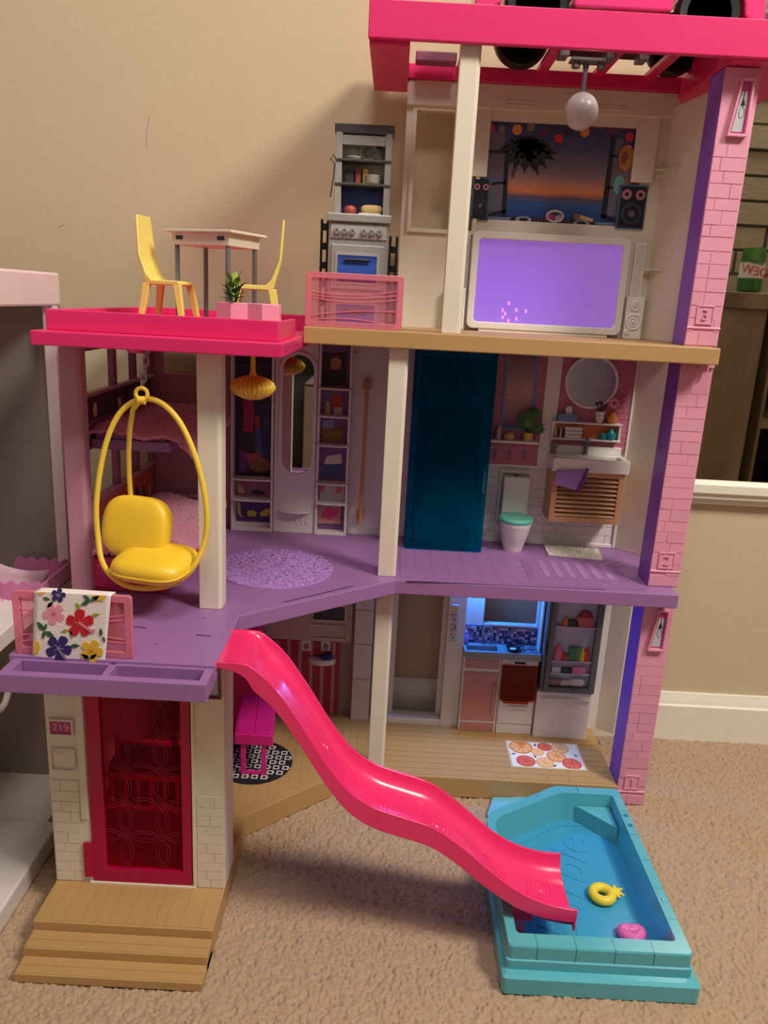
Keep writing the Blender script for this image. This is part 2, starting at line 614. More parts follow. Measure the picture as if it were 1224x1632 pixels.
MB().box(-0.34, -0.20, -2.21, -1.585, 0.425, 0.44).box(-0.34, -0.20, -1.6, -1.585, 0.06, 0.44).build('quilt', mat('taupe_quilt', (150, 128, 118), .9, bump=.4, bscale=40), sofa, 0.005)

# ================================================================== THE DOLLHOUSE
H = thing('dollhouse', 'three-storey pink, purple and white plastic dollhouse with brick tower and porch', 'dollhouse', (0.02, 0.0, 0))

# --- ground floor base with planks, porch and steps
SX0, SX1 = -0.393, -0.1775
g = [(SX0, -0.306), (SX1, -0.306), (SX1, -0.092), (-0.062, 0.010), (-0.050, 0.028), (0.40, 0.028), (0.40, 0.21), (SX0, 0.21)]
F1 = MB().prism(g, 0.0, Z1).build('ground_floor', TAN, H, 0.0012)
for i, (yl, z) in enumerate(((-0.3335, 0.0234), (-0.3585, 0.0117))):
    st = box('step', TAN, SX0 + .0006, SX1 - .0006, yl, -0.3062, 0.0, z, H, 0.001)
    for k in range(2):
        piece('tread_board', TAN, SX0 + .002, SX1 - .002, yl + .0015 + k * .0117, yl + .0120 + k * .0117, z, z + 0.0006, st)
x = SX0 + 0.004
while x < SX1 - 0.01:                                   # porch boards
    w = random.choice((0.013, 0.016, 0.019, 0.022))
    w = min(w, SX1 - 0.003 - x)
    piece('plank', TAN, x, x + w - 0.0012, -0.3035, -0.239, Z1, Z1 + 0.0007, F1)
    x += w
MB().lathe([(0.004, 0), (0.004, .0008), (0, .0008)], (-0.282, -0.272, Z1 + .0006), 16).build('peg', TAN, F1)
x = SX1 + 0.003 - 0.14
while x < -0.012:                                       # boards of the corner room
    xm = x + 0.007
    yf = -0.080 + max(0, xm - SX1) * 0.887 if xm > SX1 else -0.18
    yf += 0.006
    for a, b in ((yf, yf + 0.07 + random.uniform(0, .04)), (None, 0.205)):
        a = prev if a is None else a
        prev = b + 0.0012
        if b - a > 0.01:
            piece('plank', TAN, x, x + 0.0132, a, b, Z1, Z1 + 0.0007, F1)
    x += 0.0145
for r in range(11):                                     # staggered boards of the kitchen
    y0 = 0.034 + r * 0.0158
    x = 0.0 - random.uniform(0, 0.05)
    while x < 0.397:
        w = random.choice((0.035, 0.05, 0.065, 0.08))
        a, b = max(x, 0.0), min(x + w - 0.0012, 0.397)
        if b - a > 0.004:
            piece('plank', TAN, a, b, y0, y0 + 0.0146, Z1, Z1 + 0.0007, F1)
        x += w

# --- first upper floor (purple deck), with planter ledge, tiles and moulded rug
d = [(-0.400, -0.297), (-0.1745, -0.297), (-0.1745, -0.158), (0.0225, 0.0), (0.437, 0.0), (0.437, 0.236), (-0.400, 0.236)]
F2 = MB().prism(d, 0.3565, Z2).build('upper_floor', PURPLE, H, 0.0015)
bx = at(175, 1066, Z=.374).x
led = MB()
lx0, lx1, ly0, ly1 = -0.3945, -0.1755, -0.3345, -0.2965
led.box(lx0, lx1, ly0, ly0 + .010, .3535, .3745).box(lx0, lx0 + .011, ly0 + .01, ly1, .3535, .3745).box(lx1 - .010, lx1, ly0 + .01, ly1, .3535, .3745)
led.box(bx - .004, bx + .004, ly0 + .01, ly1, .3535, .3745).box(lx0 + .011, lx1 - .01, ly1 - .004, ly1, .3535, .3745)
led.box(lx0 + .011, bx - .004, ly0 + .01, ly1 - .004, .3535, .3555).box(bx + .004, lx1 - .010, ly0 + .01, ly1 - .004, .3535, .3555)
led.build('planter_ledge', PURPLE, H, 0.0016)
for i in range(9):                                      # triangular tiles of the bathroom
    for j in range(5):
        x0, y0 = 0.030 + i * 0.0242, 0.014 + j * 0.0262
        if x0 > 0.225 and x0 < 0.37 and j in (1, 2, 3):
            continue
        if x0 > 0.04 and x0 < 0.16 and j > 4:
            continue
        for sh in ('tri', 'tri2'):
            gsh = 0.0013
            dx = gsh if sh == 'tri' else -gsh
            piece('tile', PURPLE, x0 + dx + .0007, x0 + .0235 + dx - .0007, y0 - dx + .0007, y0 + .0255 - dx - .0007, Z2, Z2 + .0010, F2, sh)
for i in range(6):
    for j in (0, 4):
        x0, y0 = 0.248 + i * 0.0242, 0.014 + j * 0.0262
        for sh in ('tri', 'tri2'):
            gsh = 0.0013
            dx = gsh if sh == 'tri' else -gsh
            piece('tile', PURPLE, x0 + dx + .0007, x0 + .0235 + dx - .0007, y0 - dx + .0007, y0 + .0255 - dx - .0007, Z2, Z2 + .0010, F2, sh)
rg = box('moulded_rug', PURPLE, 0.229, 0.372, 0.046, 0.126, Z2, Z2 + 0.0009, F2, 0.0004)
PURPLELT = mat('purple_plastic_light', (166, 118, 176), 0.6)
for k in range(6):
    x0 = 0.250 + k * 0.0195
    piece('stripe', PURPLELT, x0, x0 + 0.0095, 0.049, 0.123, Z2 + .0009, Z2 + .0014, rg)
fringe = MB()
for k in range(14):
    y0 = 0.047 + k * 0.0057
    for xx in (0.229, 0.372):
        fringe.box(xx - .0055, xx + .0055, y0, y0 + .0035, Z2 + .0004, Z2 + .0018)
fringe.build('fringe', PURPLE, rg)
# round shaggy rug moulded into the bedroom floor
rc, rrad = (-0.157, 0.024), 0.086
b = MB().lathe([(rrad, 0), (rrad, .0012), (rrad - .002, .0022), (0, .0022)], (rc[0], rc[1], Z2), 48)
SHAG = mat('purple_shag', (168, 122, 190), 0.7)
rr = b.build('moulded_round_rug', SHAG, F2, smooth=True)
b = MB()
for k in range(2600):
    a, q = random.uniform(0, 2 * math.pi), rrad * 0.985 * math.sqrt(random.random())
    px, py = rc[0] + q * math.cos(a), rc[1] + q * math.sin(a)
    t, l = random.uniform(0, math.pi), random.uniform(.0018, .0034)
    ux, uy = math.cos(t) * l, math.sin(t) * l
    vx, vy = -math.sin(t) * .0007, math.cos(t) * .0007
    zt = Z2 + .0022
    b.add([(px - ux, py - uy, zt), (px + vx, py + vy, zt + .0007), (px + ux, py + uy, zt), (px - vx, py - vy, zt)], [(0, 3, 1), (3, 2, 1), ])
b.build('rug_shag', SHAG, rr, kind='stuff')
# slots and seams of the deck
SLOT = mat('slot_shadow_plastic', (70, 44, 86), 0.6)
for (p, q, w) in (((452, 960), (563, 934), .0012), ((648, 926), (965, 940), .0010), ((213, 999), (233, 1001), .0012), ((312, 1012), (335, 1014), .0012)):
    a, c = at(*p, Z=Z2), at(*q, Z=Z2)
    n = Vector((-(c - a).y, (c - a).x, 0)).normalized() * w
    MB().prism([tuple((a - n)[:2]), tuple((c - n)[:2]), tuple((c + n)[:2]), tuple((a + n)[:2])], Z2 - .0002, Z2 + .0003).build('slot', SLOT, F2)
for p in ((250, 1027), (325, 985), (550, 934)):
    a = at(*p, Z=Z2)
    MB().lathe([(.0028, 0), (.0028, .0006), (.0018, .0006), (.0014, .0), (0, 0)], (a.x, a.y, Z2), 16).build('peg', PURPLE, F2)

# --- second upper floor (tan) and the pink terrace tray
F3 = box('top_floor', TAN, -0.121, 0.439, 0.0, 0.225, 0.709, Z3, H, 0.0015)
TRAY = MB().box(-0.402, -0.1215, -0.190, 0.20, 0.7025, 0.7185)
TRAY.build('terrace_tray', HOTPINK, H, 0.0015)
rim = MB().box(-0.394, -0.130, -0.1665, -0.1595, 0.7185, 0.7415).box(-0.394, -0.387, -0.1595, 0.199, 0.7185, 0.7415).box(-0.387, -0.130, 0.192, 0.199, 0.7185, 0.7415)
rim.box(-0.137, -0.130, -0.1595, -0.01, 0.7185, 0.7405)
rim.build('terrace_rim', HOTPINK, H, 0.0012)
for k in range(3):
    x0 = -0.385 + k * .085
    piece('rim_rib', HOTPINK, x0 + .03, x0 + .034, 0.182, 0.192, 0.7185, 0.739, H)
sm = at(222, 556, Y=-.13)
MB().lathe([(0.013, 0), (0.016, .004), (0.016, .018)], (sm.x, -0.13, 0.6955), 20).build('swing_mount', HOTPINK, H, smooth=True)

# --- columns
def column(name, m, x0, x1, y0, y1, z0, z1):
    return MB().prism([(x0, y0), (x1 - .004, y0), (x1, y0 + .004), (x1, y1), (x0, y1)], z0, z1).build(name, m, H, 0.001)


column('column', WARMWHITE, -0.0045, 0.0225, 0.0135, 0.035, Z2, 0.709)
c3 = at(703, 529, Y=.014).x, at(734, 530, Y=.014).x
column('column', WARMWHITE, c3[0], c3[1], 0.013, 0.035, Z3, 1.085)
column('column', WARMWHITE, -0.0045, 0.0215, 0.030, 0.052, Z1, 0.3565)
column('column', WARMWHITE, -0.2295, -0.2005, -0.143, -0.117, Z2, 0.7025)
column('column', MAUVE, -0.4035, -0.3785, -0.116, -0.095, Z2, 0.7025)

# --- pink brick tower in three storeys
def tower(z0, z1, label_txt, lantern, hooks=False):
    x0, x1, yf = 0.4005, 0.4460, 0.0345
    t = MB().prism([(x0, yf), (x1, yf), (x1, 0.082), (x0, 0.082)], z0, z1).build('tower_storey', TOWERPURPLE, H, 0.001)
    box('tower_front', BRICKPINK, x0 + .0004, x1, yf - .0022, yf, z0, z1, t, 0.0006)
    y0, y1 = yf - .0028, yf - .0022
    z = z0 + 0.002
    row = 0
    top = z1 - (0.085 if lantern else (0.02 if hooks else 0.004))
    numz = z0 + 0.042
    while z < top - 0.008:
        hgt = random.choice((0.0150, 0.0165, 0.018))
        hgt = min(hgt, z1 - z)
        cuts = [x0 + .001] + random.choice(([.018], [.030], [.012], [.024], [])) + [x1 - .0008]
        cuts = [cuts[0]] + [x0 + c for c in cuts[1:-1]] + [cuts[-1]]
        for k in range(len(cuts) - 1):
            mid = (cuts[k] + cuts[k + 1]) / 2
            if abs(z + hgt / 2 - numz) < 0.018 and len(cuts) > 2 and abs(mid - 0.422) < .0125:
                continue
            if abs(z + hgt / 2 - numz) < 0.018 and len(cuts) == 2:
                piece('brick', BRICKPINK, x0 + .001, x0 + .009, y0, y1, z, z + hgt - .0011, t)
                piece('brick', BRICKPINK, x1 - .009, x1 - .001, y0, y1, z, z + hgt - .0011, t)
                continue
            rough = random.random() < 0.4
            piece('brick', BRICKROUGH if rough else BRICKPINK, cuts[k], cuts[k + 1] - .0011, y0 - (.0003 if rough else random.uniform(-.0001, .0002)), y1, z, z + hgt - .0011, t)
        z += hgt
        row += 1
    # storey number in a raised square frame, and the moulding under it
    nx = 0.4225
    MB().ringY(rrect(nx - .0118, nx + .0118, numz - .0125, numz + .0125, .001, 2), rrect(nx - .0102, nx + .0102, numz - .0109, numz + .0109, .0006, 2), y0 - .0016, y1).build('number_frame', BRICKPINK, t)
    box('number_plate', BRICKPINK, nx - .0104, nx + .0104, y0 - .0004, y1, numz - .011, numz + .011, t)
    text('storey_number', label_txt, 0.021, (nx, y0 - .0008, numz - .0005), BRICKPINK, t, 0.0016)
    MB().cyl((x0, y0 + .0004, z0 + .0245), (x1, y0 + .0004, z0 + .0245), .0019, 12).build('moulding', BRICKPINK, t, smooth=True)
    if lantern:
        zc = z1 - 0.047
        xa, xb = 0.4155, 0.4385
        def trap(s, dz):
            return [(xa + s - .003, zc - .034 + s), (xb - s, zc - .034 + s), (xb - s + .000, zc + .034 - dz), (xa + .006 + s * .5, zc + .034 - dz)]
        lf = MB().ringY(trap(0, 0), trap(.0035, .0035), y0 - .0065, y1).build('lantern_frame', BRICKPINK, t, 0.0006)
        MB().prismY(trap(.0035, .0035), y0 - .0015, y0).build('lantern_panel', mat('lantern_magenta', (206, 66, 150), .35), t)
        gl = trap(.0062, .015)
        MB().prismY(gl, y0 - .0022, y0 - .0015).build('lantern_glass', mat('lantern_grey_print', (186, 192, 196), .25), t)
        gx = (gl[2][0] + gl[3][0]) / 2 - .0005
        MB().prismY([(gx - .0003, zc + .019), (gx + .0003, zc + .019), (gx + .0003, zc + .012), (gx + .0028, zc + .003), (gx - .0028, zc + .003), (gx - .0003, zc + .012)], y0 - .0028, y0 - .0022).build('bulb_socket', BLACK, t)
        MB().torus((gx - .0002, y0 - .0025, zc - .005), .0035, .0003, 'Y', 20, 5, 0.9, 1.9).build('bulb_outline', mat('bulb_bronze', (120, 104, 60), .4), t)
    if hooks:
        for k in range(3):
            xh = x0 + .008 + k * .0135
            MB().tube([(xh, y1, z1 - .004), (xh, y1 - .006, z1 - .005), (xh, y1 - .007, z1 - .011), (xh - .003, y1 - .007, z1 - .015)], .0014, 8).build('hook', BRICKPINK, t, smooth=True)
        box('hook_rail', BRICKPINK, x0 + .002, x1, y1 - .004, y1, z1 - .006, z1, t, .0008)
    return t


tower(Z3, 1.0765, '3', True)
tower(Z2, 0.709, '2', False, True)
tower(0.0, 0.3565, '1', True)

# --- pink roof frame with slats
RF = holder('roof_frame', (0.2, 0.1, 1.07), H)
box('roof_fascia', HOTPINK, -0.0505, 0.520, 0.000, 0.010, 1.0785, 1.1205, RF, 0.0012)
box('roof_ledge', HOTPINK, -0.049, 0.0015, 0.010, 0.228, 1.0735, 1.1195, RF, 0.0012)
box('roof_back_rail', HOTPINK, 0.0015, 0.400, 0.200, 0.228, 1.0865, 1.1065, RF, 0.0012)
box('roof_ledge', HOTPINK, 0.400, 0.520, 0.010, 0.228, 1.0775, 1.1195, RF, 0.0012)
box('roof_front_rail', HOTPINK, 0.0015, 0.400, 0.010, 0.032, 1.088, 1.096, RF, 0.001)
for xx in (0.072, 0.188, 0.270, 0.345):
    piece('roof_slat', HOTPINK, xx, xx + .015, 0.032, 0.200, 1.1015, 1.1075, RF)
lk = rect(.17, 663, 83, 727, 103)
box('roof_catch', MAUVEDK, lk[0], lk[1], 0.16, 0.185, lk[2], lk[3], RF, 0.002)
for xx in (0.20, 0.262, 0.305):
    piece('roof_cleat', GREYM, xx, xx + .012, 0.084, 0.112, 1.0945, 1.1015, RF)
# ------------------------------------------------------------------ top storey: media wall
Y3 = 0.212
w_op = rect(Y3, 665, 176, 757, 371)
w_op = (w_op[0], at(757, 300, Y=Y3).x, at(652, 363, Y=Y3).z, w_op[3])
p_op = rect(Y3, 780, 192, 1003, 366)
p_op = (at(779, 300, Y=Y3).x - .008, at(1004, 362, Y=Y3).x + .006, p_op[2] + .004, p_op[3])
BW3 = panel(0.002, 0.405, Z3, 1.0865, [w_op, p_op], Y3, Y3 + .012).build('back_wall', WARMWHITE, H)
MB().ringY(rrect(w_op[0] - .006, w_op[1] + .006, w_op[2] - .006, w_op[3] + .006, .0005, 1), rrect(w_op[0], w_op[1], w_op[2], w_op[3], .0005, 1), Y3 - .004, Y3).build('window_frame', WARMWHITE, BW3, .0008)
box('cornice', WARMWHITE, 0.002, 0.405, Y3 - .008, Y3, 1.052, 1.0865, BW3, .002)
for (a, b_, c, d_) in ((752, 160, 775, 283), (1018, 175, 1038, 293)):
    q = rect(Y3, a, b_, c, d_)
    box('pilaster', WARMWHITE, q[0], q[1], Y3 - .006, Y3, q[2], q[3], BW3, .001)
for (a, b_, c, d_) in ((803, 162, 852, 172), (950, 170, 998, 178)):
    q = rect(Y3, a, b_, c, d_)
    MB().ringY(rrect(*q, .0008, 1), rrect(q[0] + .001, q[1] - .001, q[2] + .001, q[3] - .001, .0004, 1), Y3 - .0092, Y3 - .008).build('cornice_panel', WARMWHITE, BW3)
# return wall with two small rounded shelves
MB().prism([(0.395, 0.212), (0.402, 0.212), (0.428, 0.085), (0.418, 0.085)], Z3, 1.068).build('return_wall', WARMWHITE, H, .001)
for (px, py) in ((1085, 262), (1052, 428)):
    a = at(px, py, Y=.15)
    xx = 0.402
    MB().prism([(xx - .028 + .0 * k, .208) for k in (0,)] + [(xx - .028 + .028 * math.sin(t), .208 - .05 * (1 - math.cos(t))) for t in np.linspace(.2, 1.45, 8)] + [(xx + .004, .208)], a.z - .0012, a.z + .0012).build('corner_shelf', WARMWHITE, H)
# the DJ window print
SUNSET = ramp_mat('sunset_print', [(0.0, (16, 40, 86)), (0.10, (26, 62, 130)), (0.20, (40, 78, 140)), (0.27, (92, 74, 90)), (0.32, (214, 118, 66)), (0.38, (196, 128, 98)), (0.5, (134, 112, 122)), (0.75, (74, 78, 120)), (1.0, (44, 50, 96))])
PR = box('beach_window_print', SUNSET, p_op[0] - .002, p_op[1] + .002, Y3 + .004, Y3 + .006, p_op[2] - .002, p_op[3] + .002, H, label='printed sunset beach window with palm and party lights')
YP = Y3 + .004
def flat(name, m, pts, y=YP, t=.0008, parent=PR):
    return MB().prismY(polyY(y, pts), y - t, y).build(name, m, parent)
PRDARK = mat('print_black', (18, 16, 22), .35)
flat('window_bar', PRDARK, [(806, 234), (812, 234), (806, 345), (799, 345)])
flat('window_bar', PRDARK, [(776, 240), (810, 240), (810, 244), (776, 244)])
flat('window_bar', PRDARK, [(783, 291), (806, 289), (806, 293), (783, 295)])
flat('window_bar', PRDARK, [(780, 340), (806, 334), (806, 339), (780, 345)])
flat('window_bar', PRDARK, [(975, 214), (981, 214), (966, 348), (957, 346)])
flat('window_bar', PRDARK, [(974, 246), (990, 248), (990, 252), (974, 250)])
flat('window_bar', PRDARK, [(968, 297), (985, 299), (985, 303), (968, 301)])
flat('window_bar', PRDARK, [(957, 341), (985, 350), (985, 356), (957, 347)])
GLASSP = mat('print_window_pane', (106, 96, 116), .3)
flat('window_pane', GLASSP, [(780, 210), (806, 212), (805, 240), (779, 238)], YP, .0004)
flat('window_pane', GLASSP, [(779, 246), (804, 246), (802, 290), (777, 290)], YP, .0004)
flat('window_pane', GLASSP, [(777, 296), (802, 295), (799, 335), (776, 340)], YP, .0004)
flat('window_pane', GLASSP, [(983, 220), (994, 222), (990, 247), (980, 246)], YP, .0004)
flat('window_pane', GLASSP, [(979, 252), (984, 252), (980, 298), (973, 297)], YP, .0004)
flat('window_pane', GLASSP, [(971, 303), (984, 304), (981, 346), (965, 342)], YP, .0004)
# palm
PALM = mat('print_palm', (16, 28, 18), .4)
tr = MB().prismY(polyY(YP, [(814, 280), (818, 284), (829, 256), (838, 232), (832, 230), (823, 252)]), YP - .0008, YP).build('palm_trunk', mat('print_trunk', (88, 56, 44), .4), PR)
lf = MB()
for (ex, ey) in ((795, 232), (802, 258), (818, 262), (836, 270), (858, 272), (872, 262), (884, 248), (886, 238), (876, 224), (858, 214), (836, 208), (812, 214), (846, 256)):
    cx, cy = 838, 228
    dx, dy = ex - cx, ey - cy
    l = math.hypot(dx, dy)
    nx, ny = -dy / l, dx / l
    pts = []
    for t, w in ((0, 1.5), (.25, 7), (.4, 4), (.5, 8), (.62, 4), (.72, 7), (.85, 2.5), (1, 0)):
        pts.append((cx + dx * t + nx * w, cy + dy * t + ny * w + 8 * t * t))
    for t, w in ((.85, 2.5), (.72, 7), (.62, 4), (.5, 8), (.4, 4), (.25, 7), (0, 1.5)):
        pts.append((cx + dx * t - nx * w, cy + dy * t - ny * w + 8 * t * t))
    lf.prismY(polyY(YP, pts), YP - .0012, YP)
lf.build('palm_fronds', PALM, PR)
# garland and party lights
flat('bunting_strip', mat('print_plum', (112, 40, 84), .4), [(776, 184), (1019, 196), (1018, 209), (776, 191)], YP, .0006)
GC = {'o': (224, 150, 50), 'r': (206, 44, 74), 'd': (52, 44, 62), 't': (130, 116, 96), 'p': (104, 42, 96)}
for px, py, c, r in ((824, 207, 'o', 7.5), (782, 204, 'r', 6), (846, 203, 't', 6), (867, 211, 'p', 6.5), (890, 221, 'r', 6.5), (907, 211, 'd', 6.5), (932, 211, 'o', 7), (957, 199, 't', 6), (977, 208, 'p', 6.5), (1003, 219, 'r', 6.5), (800, 206, 't', 5.5)):
    a = at(px, py, Y=YP)
    MB().disc(YP - .0006, a.x, a.z, r * .00098, .0006, 16).build('paper_lantern', mat('print_lantern_' + c, GC[c], .4), PR)
dots = MB()
for k in range(17):
    a = at(782 + k * 14.3, 187 + k * .95, Y=YP)
    dots.disc(YP - .0006, a.x, a.z, .0012, .0004, 8)
for px, py in ((780, 222), (778, 244), (777, 264), (1003, 234), (1000, 257), (790, 352), (806, 353), (960, 361), (976, 362)):
    a = at(px, py, Y=YP)
    dots.disc(YP - .0012, a.x, a.z, .0013, .0004, 8)
dots.build('fairy_lights', mat('print_fairy', (250, 226, 214), .4), PR, kind='stuff')
# hats hanging right, turntable, headphones, microphone
a = at(998, 252, Y=YP)
MB().disc(YP - .0008, a.x, a.z, .0115, .0006, 20, 1.6).build('sun_hat', mat('print_straw', (196, 128, 56), .5), PR)
MB().disc(YP - .0014, a.x - .003, a.z, .005, .0005, 16, 1.9).build('hat_crown', mat('print_straw_dark', (140, 84, 40), .5), PR)
a = at(986, 295, Y=YP)
MB().disc(YP - .0008, a.x, a.z, .0085, .0006, 20, 1.6).build('sun_hat', mat('print_aqua', (108, 170, 160), .5), PR)
flat('sill_print', mat('print_sill', (120, 128, 160), .4), [(778, 345), (990, 356), (990, 360), (778, 349)], YP, .0006)
flat('mixing_desk', PRDARK, [(816, 346), (946, 352), (952, 362), (806, 356)], YP - .0004, .001)
for px, py, r in ((834, 350, 13), (926, 356, 13)):
    a = at(px, py, Y=YP)
    MB().disc(YP - .0014, a.x, a.z, r * .00098, .0006, 20, .36).build('turntable_disc', mat('print_grey', (150, 146, 150), .35), PR)
    MB().disc(YP - .0020, a.x, a.z, r * .00055, .0005, 16, .36).build('turntable_label', PRDARK, PR)
btn = MB()
for k in range(22):
    a = at(852 + (k % 11) * 5.4, 350 + (k // 11) * 4 + (k % 11) * .3, Y=YP)
    btn.disc(YP - .0014, a.x, a.z, .0013, .0004, 6)
btn.build('desk_buttons', mat('print_buttons', (150, 70, 100), .4), PR, kind='stuff')
a = at(884, 345, Y=YP)
MB().torus((a.x, YP - .002, a.z), .0125, .0016, 'Y', 24, 6, 1.0, .62).build('headphone_band', mat('print_white', (212, 208, 214), .4), PR)
MB().disc(YP - .002, a.x - .008, a.z - .002, .0065, .001, 16, .9).build('headphone_cup', mat('print_rose', (170, 56, 96), .4), PR)
MB().disc(YP - .002, a.x + .006, a.z - .003, .006, .001, 16, .9).build('headphone_cup', mat('print_lilac', (176, 150, 170), .4), PR)
flat('microphone_body', mat('print_beige', (196, 160, 120), .4), [(922, 342), (946, 349), (944, 354), (921, 349)], YP - .002, .001)
a = at(918, 346, Y=YP)
MB().disc(YP - .003, a.x, a.z, .0052, .0008, 16).build('microphone_head', mat('print_greybrown', (112, 96, 88), .4), PR)
# loudspeakers of the print, proud of the wall
def print_speaker(x0, y0, x1, y1, show=True):
    q = rect(Y3, x0, y0, x1, y1)
    s = box('party_speaker', mat('print_steel', (70, 92, 122), .4), q[0], q[1], Y3 - .003, Y3 + .003, q[2], q[3], H, .0006)
    box('speaker_front', PRDARK, q[0] + .003, q[1] - .003, Y3 - .0042, Y3 - .003, q[2] + .002, q[3] - .003, s)
    cx, wd = (q[0] + q[1]) / 2, q[1] - q[0]
    zc = q[2] + (q[3] - q[2]) * .34
    for R_, m in ((.36, mat('print_coal', (52, 48, 56), .4)), (.27, PRDARK), (.12, mat('print_plumgrey', (92, 78, 92), .4))):
        MB().disc(Y3 - .0042, cx, zc, wd * R_, .0004 + (.4 - R_) * .002, 24).build('woofer_ring', m, s)
    for dx in (-.24, .24):
        MB().disc(Y3 - .0042, cx + dx * wd, q[3] - .014, wd * .17, .0007, 16).build('tweeter', mat('print_tweeter', (176, 110, 122), .4), s)
        MB().disc(Y3 - .0049, cx + dx * wd, q[3] - .014, wd * .07, .0005, 12).build('tweeter_core', PRDARK, s)
    return s


print_speaker(754, 282, 777, 352)
print_speaker(988, 294, 1024, 366)

# glowing screen under the window
q = rect(.196, 765, 369, 985, 531)
q = (at(751, 450, Y=.196).x - .003, at(993, 460, Y=.196).x + .004, Z3 + .004, at(885, 374, Y=.196).z)
TV = thing('light_screen', 'wide white framed screen glowing violet on the top floor', 'screen', ((q[0] + q[1]) / 2, .2, Z3))
ins = .0105
MB().ringY(rrect(*q, .010), rrect(q[0] + ins, q[1] - ins, q[2] + ins, q[3] - ins, .006), .194, .211).build('screen_frame', WHITE, TV, .0015)
box('screen_foot', WHITE, q[0] + .02, q[1] - .02, .196, .210, Z3, q[2] + .001, TV)
scr = bpy.data.materials.new('violet_glow')
scr.use_nodes = True
nt = scr.node_tree
bs = nt.nodes['Principled BSDF']
bs.inputs['Base Color'].default_value = lin((128, 100, 170)) + (1,)
bs.inputs['Roughness'].default_value = .35
tc = nt.nodes.new('ShaderNodeTexCoord')
vd = nt.nodes.new('ShaderNodeVectorMath')
vd.operation = 'DISTANCE'
vd.inputs[1].default_value = (.20, .5, .35)
nt.links.new(tc.outputs['Generated'], vd.inputs[0])
cr = nt.nodes.new('ShaderNodeValToRGB')
cr.color_ramp.elements[0].color = lin((128, 72, 255)) + (1,)
cr.color_ramp.elements[1].color = lin((138, 96, 186)) + (1,)
cr.color_ramp.elements[1].position = .85
nt.links.new(vd.outputs['Value'], cr.inputs[0])
nt.links.new(cr.outputs[0], bs.inputs['Emission Color'])
bs.inputs['Emission Strength'].default_value = 0.78
box('screen_panel', scr, q[0] + ins - .001, q[1] - ins + .001, .2015, .2045, q[2] + ins - .001, q[3] - ins + .001, TV)
GLINTM = mat('led_glint_pink', (255, 120, 220), .3, emit=((255, 90, 220), 3.0))  # glowing dots stand in for pink LED reflections on the screen
for px, py in ((811, 483), (801, 494), (801, 506), (810, 511), (823, 508), (823, 494), (838, 496), (805, 500)):
    a = at(px, py, Y=.2015)
    MB().disc(.2015, a.x, a.z, .0016, .0006, 10, 1.8).build('led', GLINTM, TV)  # painted reflection, not a diode of its own
# level meters and loudspeakers moulded beside the screen
for sx0, sx1, cols in ((at(1017, 400, Y=.2).x, at(1031, 390, Y=.2).x, 4), (q[0] - .019, q[0] - .005, 4)):
    zt, zb = q[3] - .006, Z3 + .064
    mt = box('level_meter', WHITE, sx0 - .003, sx1 + .003, .205, .212, zb - .002, zt + .002, H, .0015)
    m = MB()
    for i in range(cols):
        for j in range(15):
            x0, z0 = sx0 + i * (sx1 - sx0) / cols, zb + j * (zt - zb) / 15
            m.box(x0 + .0005, x0 + (sx1 - sx0) / cols - .0006, .2035, .205, z0 + .0006, z0 + (zt - zb) / 15 - .0008)
    m.build('meter_dots', WHITE, mt, kind='stuff')
    s0, s1 = sx0 - .008, sx0 + .020
    if sx0 < 0.2:
        s0, s1 = sx0 - .014, sx1 + .001
    sp = box('moulded_speaker', WHITE, s0, s1, .196, .211, Z3, Z3 + .064, H, .0012)
    for zc, R_ in ((.026, .0115), (.050, .0065), (.010, .003)):
        cx = (s0 + s1) / 2 - (.008 if R_ < .004 else 0)
        c = (cx, .196, Z3 + zc)
        MB().torus(c, R_, .0019, 'Y', 24, 8).torus(c, R_ * .55, .0014, 'Y', 20, 8).build('speaker_ring', WHITE, sp, smooth=True)
        MB().lathe([(R_ * .3, 0), (R_ * .22, -.0022), (0.0001, -.003)], c, 14, axis='Y').build('speaker_dome', WHITE, sp, smooth=True)

# hanging globe lamp
gl = at(926, 178, Y=.10)
GLB = thing('globe_lamp', 'grey white globe lamp hanging from the pink roof frame', 'lamp', (gl.x, .10, gl.z - .022))
prof = [(0.0001, -.0235)] + [(.0228 * math.sin(t), -.0235 * math.cos(t)) for t in np.linspace(.2, 2.95, 16)] + [(.004, .0235)]
MB().lathe(prof, (gl.x, .10, gl.z), 28).build('globe', mat('frosted_grey', (196, 184, 186), .3), GLB, smooth=True)
MB().tube([(gl.x, .10, gl.z + .022), (gl.x, .10, gl.z + .05), (gl.x, .10, 1.0945)], [.0032, .0032, .0055], 12).build('stem', GREYM, GLB, smooth=True)
mtb = MB().box(gl.x - .022, gl.x + .026, .088, .110, 1.0905, 1.0945)
for dx in (-.014, .020):
    mtb.cyl((gl.x + dx, .098, 1.0905), (gl.x + dx, .098, 1.083), .0058, 12)
mtb.build('mount', GREYM, GLB, .001)

